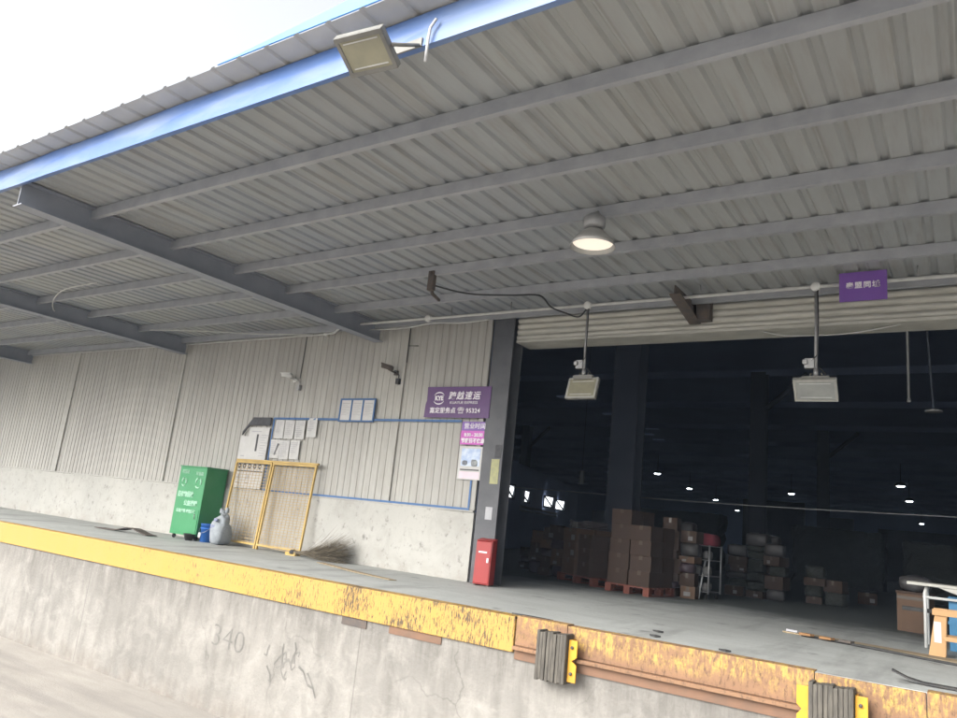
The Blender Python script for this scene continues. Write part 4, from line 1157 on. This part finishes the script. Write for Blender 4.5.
pile([(-6.80, 12.55, 0.66, 0.1), (-6.47, 12.35, 0.84, 0.0), (-6.15, 12.2, 0.78, -0.1), (-6.62, 12.9, 0.84, 0.1)], 'in the dim pile at the left end of the goods', 'of the left pile', ('carton', 'carton_dull', 'bag_purple', 'carton_dull'), 5)
pile([(-7.5, 13.4, 0.38, 0.1), (-7.15, 13.2, 0.5, 0.2)], 'in the low pile just inside the hall behind the extinguisher box', 'of the low pile', ('carton_dull', 'bag_purple'), 8)
# mixed parcels right of the tall stack
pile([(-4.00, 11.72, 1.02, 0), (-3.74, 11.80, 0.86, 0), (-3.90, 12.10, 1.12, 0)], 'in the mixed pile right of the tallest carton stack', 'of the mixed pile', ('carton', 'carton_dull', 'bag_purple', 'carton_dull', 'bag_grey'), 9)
# wire trolley with red cloth
t = thing('cage_trolley', 'wire cage trolley with white goods under a red cloth in the hall', 'trolley', (-3.70, 12.25, HD), rad(-8))
mb = MB()
for x in (-0.24, 0.24):
    for y in (-0.22, 0.22): mb.tube([(x, y, 0.08), (x, y, 0.82)], 0.014, None, 6)
for z in (0.10, 0.34, 0.58, 0.80):
    mb.box((-0.24, -0.22, z), (0.24, 0.22, z + 0.012))
mb.build('frame', 'steel_grey', t)
for x in (-0.2, 0.2):
    for y in (-0.18, 0.18):
        mb = MB(); mb.lathe([(0, 0.012), (0.04, 0.012), (0.04, -0.012), (0, -0.012)], None, 12, Matrix.Translation((x, y, 0.041)) @ Matrix.Rotation(rad(90), 4, 'Y')); mb.build('wheel', 'black', t)
t2 = t
mb = MB(); mb.blob((0, 0, 0.0), (0.54, 0.48, 0.2), None, 3, 0.06, None, 0.4); o = mb.build('cloth', 'red_dull'); o.location = (-3.70, 12.25, HD + 0.90); tag(o, 'dull red cloth bundle on top of the wire cage trolley', 'cloth')
rnd = random.Random(2)
for z, m_ in ((0.112, 0), (0.352, 1), (0.592, 2)):
    for k in range(3):
        mb = MB(); mb.blob((0, 0, 0.07), (0.13, 0.2, 0.14), None, k + m_ * 3, 0.08); o = mb.build('packet', 'label'); o.location = (-3.86 + 0.155 * k, 12.12, HD + z - 0.0); tag(o, ('white packet on the lowest shelf of the wire trolley', 'white packet on the middle shelf of the wire trolley', 'white packet on the upper shelf of the wire trolley')[m_], 'packet', ('packets on the lowest trolley shelf', 'packets on the middle trolley shelf', 'packets on the upper trolley shelf')[m_])
mb = MB(); mb.tube([(0, 0, 0.003), (0.02, 0.25, 0.58)], 0.016, None, 7); o = mb.build('pole', 'white_tube'); o.location = (-3.62, 11.92, HD); tag(o, 'thin white pole leaning on the wire cage trolley', 'pole')
# dim goods further right
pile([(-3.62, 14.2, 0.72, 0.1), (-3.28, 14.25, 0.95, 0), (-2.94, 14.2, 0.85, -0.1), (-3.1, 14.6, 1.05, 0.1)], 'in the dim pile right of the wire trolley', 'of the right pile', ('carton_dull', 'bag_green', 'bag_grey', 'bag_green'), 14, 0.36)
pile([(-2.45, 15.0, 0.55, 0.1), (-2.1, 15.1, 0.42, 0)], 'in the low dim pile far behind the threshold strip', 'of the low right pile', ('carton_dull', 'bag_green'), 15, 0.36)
for i, (x, y, lb) in enumerate(((-2.35, 17.0, 'dim carton on the hall floor left of its twin, far behind the threshold strip'), (-1.85, 17.2, 'dim carton on the hall floor nearer the table, far behind the threshold strip'))):
    carton(1, (x, y, HD), 0.1 * i, lb, None); 
# big background racks
for x, y, w, h, lb in ((-9.5, 27, 4.2, 1.9, 'long dark row of wrapped goods deep in the hall left of the second column'), (-3.6, 26, 2.6, 1.7, 'dark row of wrapped goods deep in the hall right of the second column'), (-0.9, 22, 1.3, 1.4, 'dark block of wrapped goods deep in the hall behind the table')):
    wrapped(lb, (x, y, HD), 0, w, 1.0, h, 'bag_green', int(y), False)

# ------------------------------------------------------------------ right hand table, trestle, crate
t = thing('tube_table', 'white tube framed table with a worn pale top inside the doorway', 'table', (0.1, 9.75, HD))
for x in (-0.58, 0.62):
    mb = MB(); mb.tube([(x, -0.2, 0.003), (x, -0.2, 0.56), (x + (0.012), -0.19, 0.60), (x + 0.012, -0.14, 0.615), (x + 0.012, 0.22, 0.615), (x, 0.27, 0.59), (x, 0.28, 0.55), (x, 0.28, 0.003)], 0.017, None, 8); mb.build('leg_frame', 'white_tube', t)
mb = MB(); mb.tube([(-0.58, 0.28, 0.5), (0.62, 0.28, 0.5)], 0.014, None, 6); mb.tube([(-0.6, -0.2, 0.52), (0.62, -0.2, 0.52)], 0.014, None, 6); mb.build('stretcher', 'white_tube', t)
mb = MB(); mb.box((-0.74, -0.3, 0.634), (0.78, 0.36, 0.665)); mb.build('table_top', 'table_top', t, 0.004)
mb = MB(); mb.box((-0.80, -0.13, 0.355), (0.70, -0.05, 0.395)); mb.build('dark_rail', 'black', t, 0.004)
mb = MB(); mb.faces([(-0.45, -0.31, 0.632), (0.5, -0.31, 0.632), (0.3, -0.31, 0.52), (0.0, -0.312, 0.50), (-0.2, -0.31, 0.55)], [(0, 1, 2, 3, 4)]); mb.faces([(-0.45, -0.306, 0.632), (0.5, -0.306, 0.632), (0.3, -0.306, 0.52), (0.0, -0.308, 0.50), (-0.2, -0.306, 0.55)], [(0, 1, 2, 3, 4)]); mb.build('hanging_cover', 'table_top', t)
t = thing('plywood_trestle', 'plywood trestle of tapered planks standing in front of the white table', 'trestle', (0.02, 8.70, HD))
for s_ in (-1, 1):
    mb = MB(); mb.prism([(s_ * 0.44, 0.002), (s_ * 0.30, 0.002), (s_ * 0.285, 0.43), (s_ * 0.375, 0.43)], 1, -0.012, 0.012); lg = mb.build('leg', 'plywood', t, 0.002)
    mb = MB(); mb.prism([(s_ * 0.44, 0.002), (s_ * 0.30, 0.002), (s_ * 0.285, 0.43), (s_ * 0.375, 0.43)], 1, 0.25, 0.274); mb.build('leg', 'plywood', t, 0.002)
    mb = MB(); mb.box((s_ * 0.36 - 0.03, -0.0135, 0.14), (s_ * 0.36 + 0.03, -0.0122, 0.33)); mb.build('paper_slip', 'paper', lg)
for y in (-0.036, 0.275):
    mb = MB(); mb.box((-0.40, y, 0.39), (0.40, y + 0.022, 0.445)); mb.build('top_rail', 'plywood', t, 0.002)
    mb = MB(); mb.box((-0.31, y, 0.165), (0.31, y + 0.022, 0.205)); mb.build('lower_rail', 'plywood', t, 0.002)
t = thing('blue_drum', 'blue plastic crate under the white tube framed table', 'crate', (-0.10, 9.80, HD))
t.name = 'plastic_crate'
mb = MB(); mb.box((-0.17, -0.18, 0.003), (0.4, -0.165, 0.55)); mb.box((-0.17, 0.165, 0.003), (0.4, 0.18, 0.55)); mb.box((-0.17, -0.164, 0.003), (-0.155, 0.164, 0.55)); mb.box((0.385, -0.164, 0.003), (0.4, 0.164, 0.55)); mb.box((-0.154, -0.164, 0.003), (0.384, 0.164, 0.02))
mb.build('shell', 'crate_blue', t, 0.003)
mb = MB(); mb.box((-0.18, -0.192, 0.50), (0.41, -0.181, 0.54)); mb.box((-0.18, -0.192, 0.27), (0.41, -0.181, 0.30)); mb.build('rim', 'crate_blue', t)
mb = MB(); mb.box((-0.2, -0.16, 0.002), (0.14, 0.16, 0.47), 'carton'); mb.box((-0.2, -0.1615, 0.40), (0.14, -0.1602, 0.44), 'tape'); mb.box((-0.21, -0.17, 0.471), (0.15, 0.17, 0.50), 'carton_dull')
o = mb.build('carton'); o.location = (-0.66, 11.6, HD); o.rotation_euler = (0, 0, rad(-15)); tag(o, 'upright tan carton standing behind the white tube framed table', 'carton')
mb = MB(); mb.blob((0, 0, 0.10), (0.36, 0.34, 0.20), None, 17, 0.2); o = mb.build('parcel_bag', 'bag_grey'); o.location = (-0.68, 11.62, HD + 0.50); tag(o, 'crumpled grey bag on top of the upright tan carton', 'parcel')

# ------------------------------------------------------------------ lamps and poles inside the hall
proto = None
lamps = [(-18.46, 50.4), (-20.1, 62.7), (-21.7, 76.1), (-24.3, 94.5), (-11.8, 61.6), (-14.3, 93.0), (-3.6, 50.2), (-3.9, 61.7), (-4.8, 93.0)]
for x, y in lamps:
    if proto is None:
        proto = thing('ceiling_lamp', 'lit round ceiling lamp', 'lamp', (x, y, 7.0), 0, 'lit ceiling lamps in the dark hall'); o = proto
        mb = MB(); mb.lathe([(0.05, 0.25), (0.2, 0.22), (0.36, 0.02), (0.35, 0.0), (0.18, 0.2), (0.0, 0.22)], None, 20); mb.tube([(0, 0, 0.24), (0, 0, 1.55)], 0.02, None, 6); mb.build('shade', 'inner_steel', proto)
        mb = MB(); mb.lathe([(0.0, -0.04), (0.16, -0.02), (0.24, 0.04)], None, 20); mb.build('lens', 'lamp_on', proto)
    else:
        o = copy_tree(proto); o.location = (x, y, 7.0)
    k = lamps.index((x, y))
    o['label'] = ['lit ceiling lamp highest in the left row, just right of the front hall column', 'lit ceiling lamp second from the top in the left row of the hall', 'small lit ceiling lamp third from the top in the left row of the hall', 'small lit ceiling lamp lowest in the left row of the hall', 'lit ceiling lamp of the middle row, right of the second hall column', 'small low lit ceiling lamp of the middle row, left of the right hand pair', 'brightest lit ceiling lamp, upper one of the right hand pair', 'lit ceiling lamp just below the brightest one on the right', 'small lit ceiling lamp lowest on the right side of the hall'][k]
t = thing('drop_pole', 'plain grey pole hanging from the hall roof below the violet sign', 'pole', (-0.675, 11.0, 4.60))
mb = MB(); mb.tube([(0, 0, 0), (0, 0, 3.98)], 0.017, None, 8); mb.build('tube', 'steel_grey', t)
mb = MB(); mb.lathe([(0, -0.012), (0.024, -0.012), (0.024, 0.03), (0, 0.03)], None, 10); mb.build('end_cap', 'steel_grey', t)
t = thing('hanging_disc', 'grey rod hanging from the hall roof with a flat disc at its end', 'hanging fitting', (-0.40, 11.0, 4.47))
mb = MB(); mb.tube([(0, 0, 0), (-0.18, 0.05, 4.11)], 0.014, None, 8); mb.build('rod', 'inner_steel', t)
mb = MB(); mb.lathe([(0, 0.0), (0.10, -0.006), (0.10, 0.008), (0.03, 0.03), (0, 0.03)], None, 18); mb.build('disc', 'steel_grey', t)
t = thing('hall_sign', 'dim grey tag hanging from the cable deep in the hall left of the front column', 'tag', (-6.75, 14.02, 3.62))
mb = MB(); mb.box((-0.05, -0.006, -0.16), (0.05, 0.006, 0.12)); mb.build('plate', 'inner_pale', t)
mb = MB(); mb.tube([(0, 0, 0.12), (0, 0, 4.9)], 0.004, None, 4); mb.build('string', 'inner_steel', t)

# ------------------------------------------------------------------ thin haze added in place of lens flare
b = bpy.data.materials.new('added thin haze'); b.use_nodes = True
nt = b.node_tree; nt.nodes.clear()
o_ = nt.nodes.new('ShaderNodeOutputMaterial'); v = nt.nodes.new('ShaderNodeVolumePrincipled')
v.inputs['Color'].default_value = (0.62, 0.78, 1.0, 1); v.inputs['Density'].default_value = 0.0013
nt.links.new(v.outputs[0], o_.inputs['Volume'])
M['veil'] = b
mb = MB(); mb.box((-610, -610, -1), (610, 610, 10))
hz = mb.build('veil', 'veil'); tag(hz, 'thin bluish haze added round the dock and hall in place of lens flare', 'veil', kind='stuff')
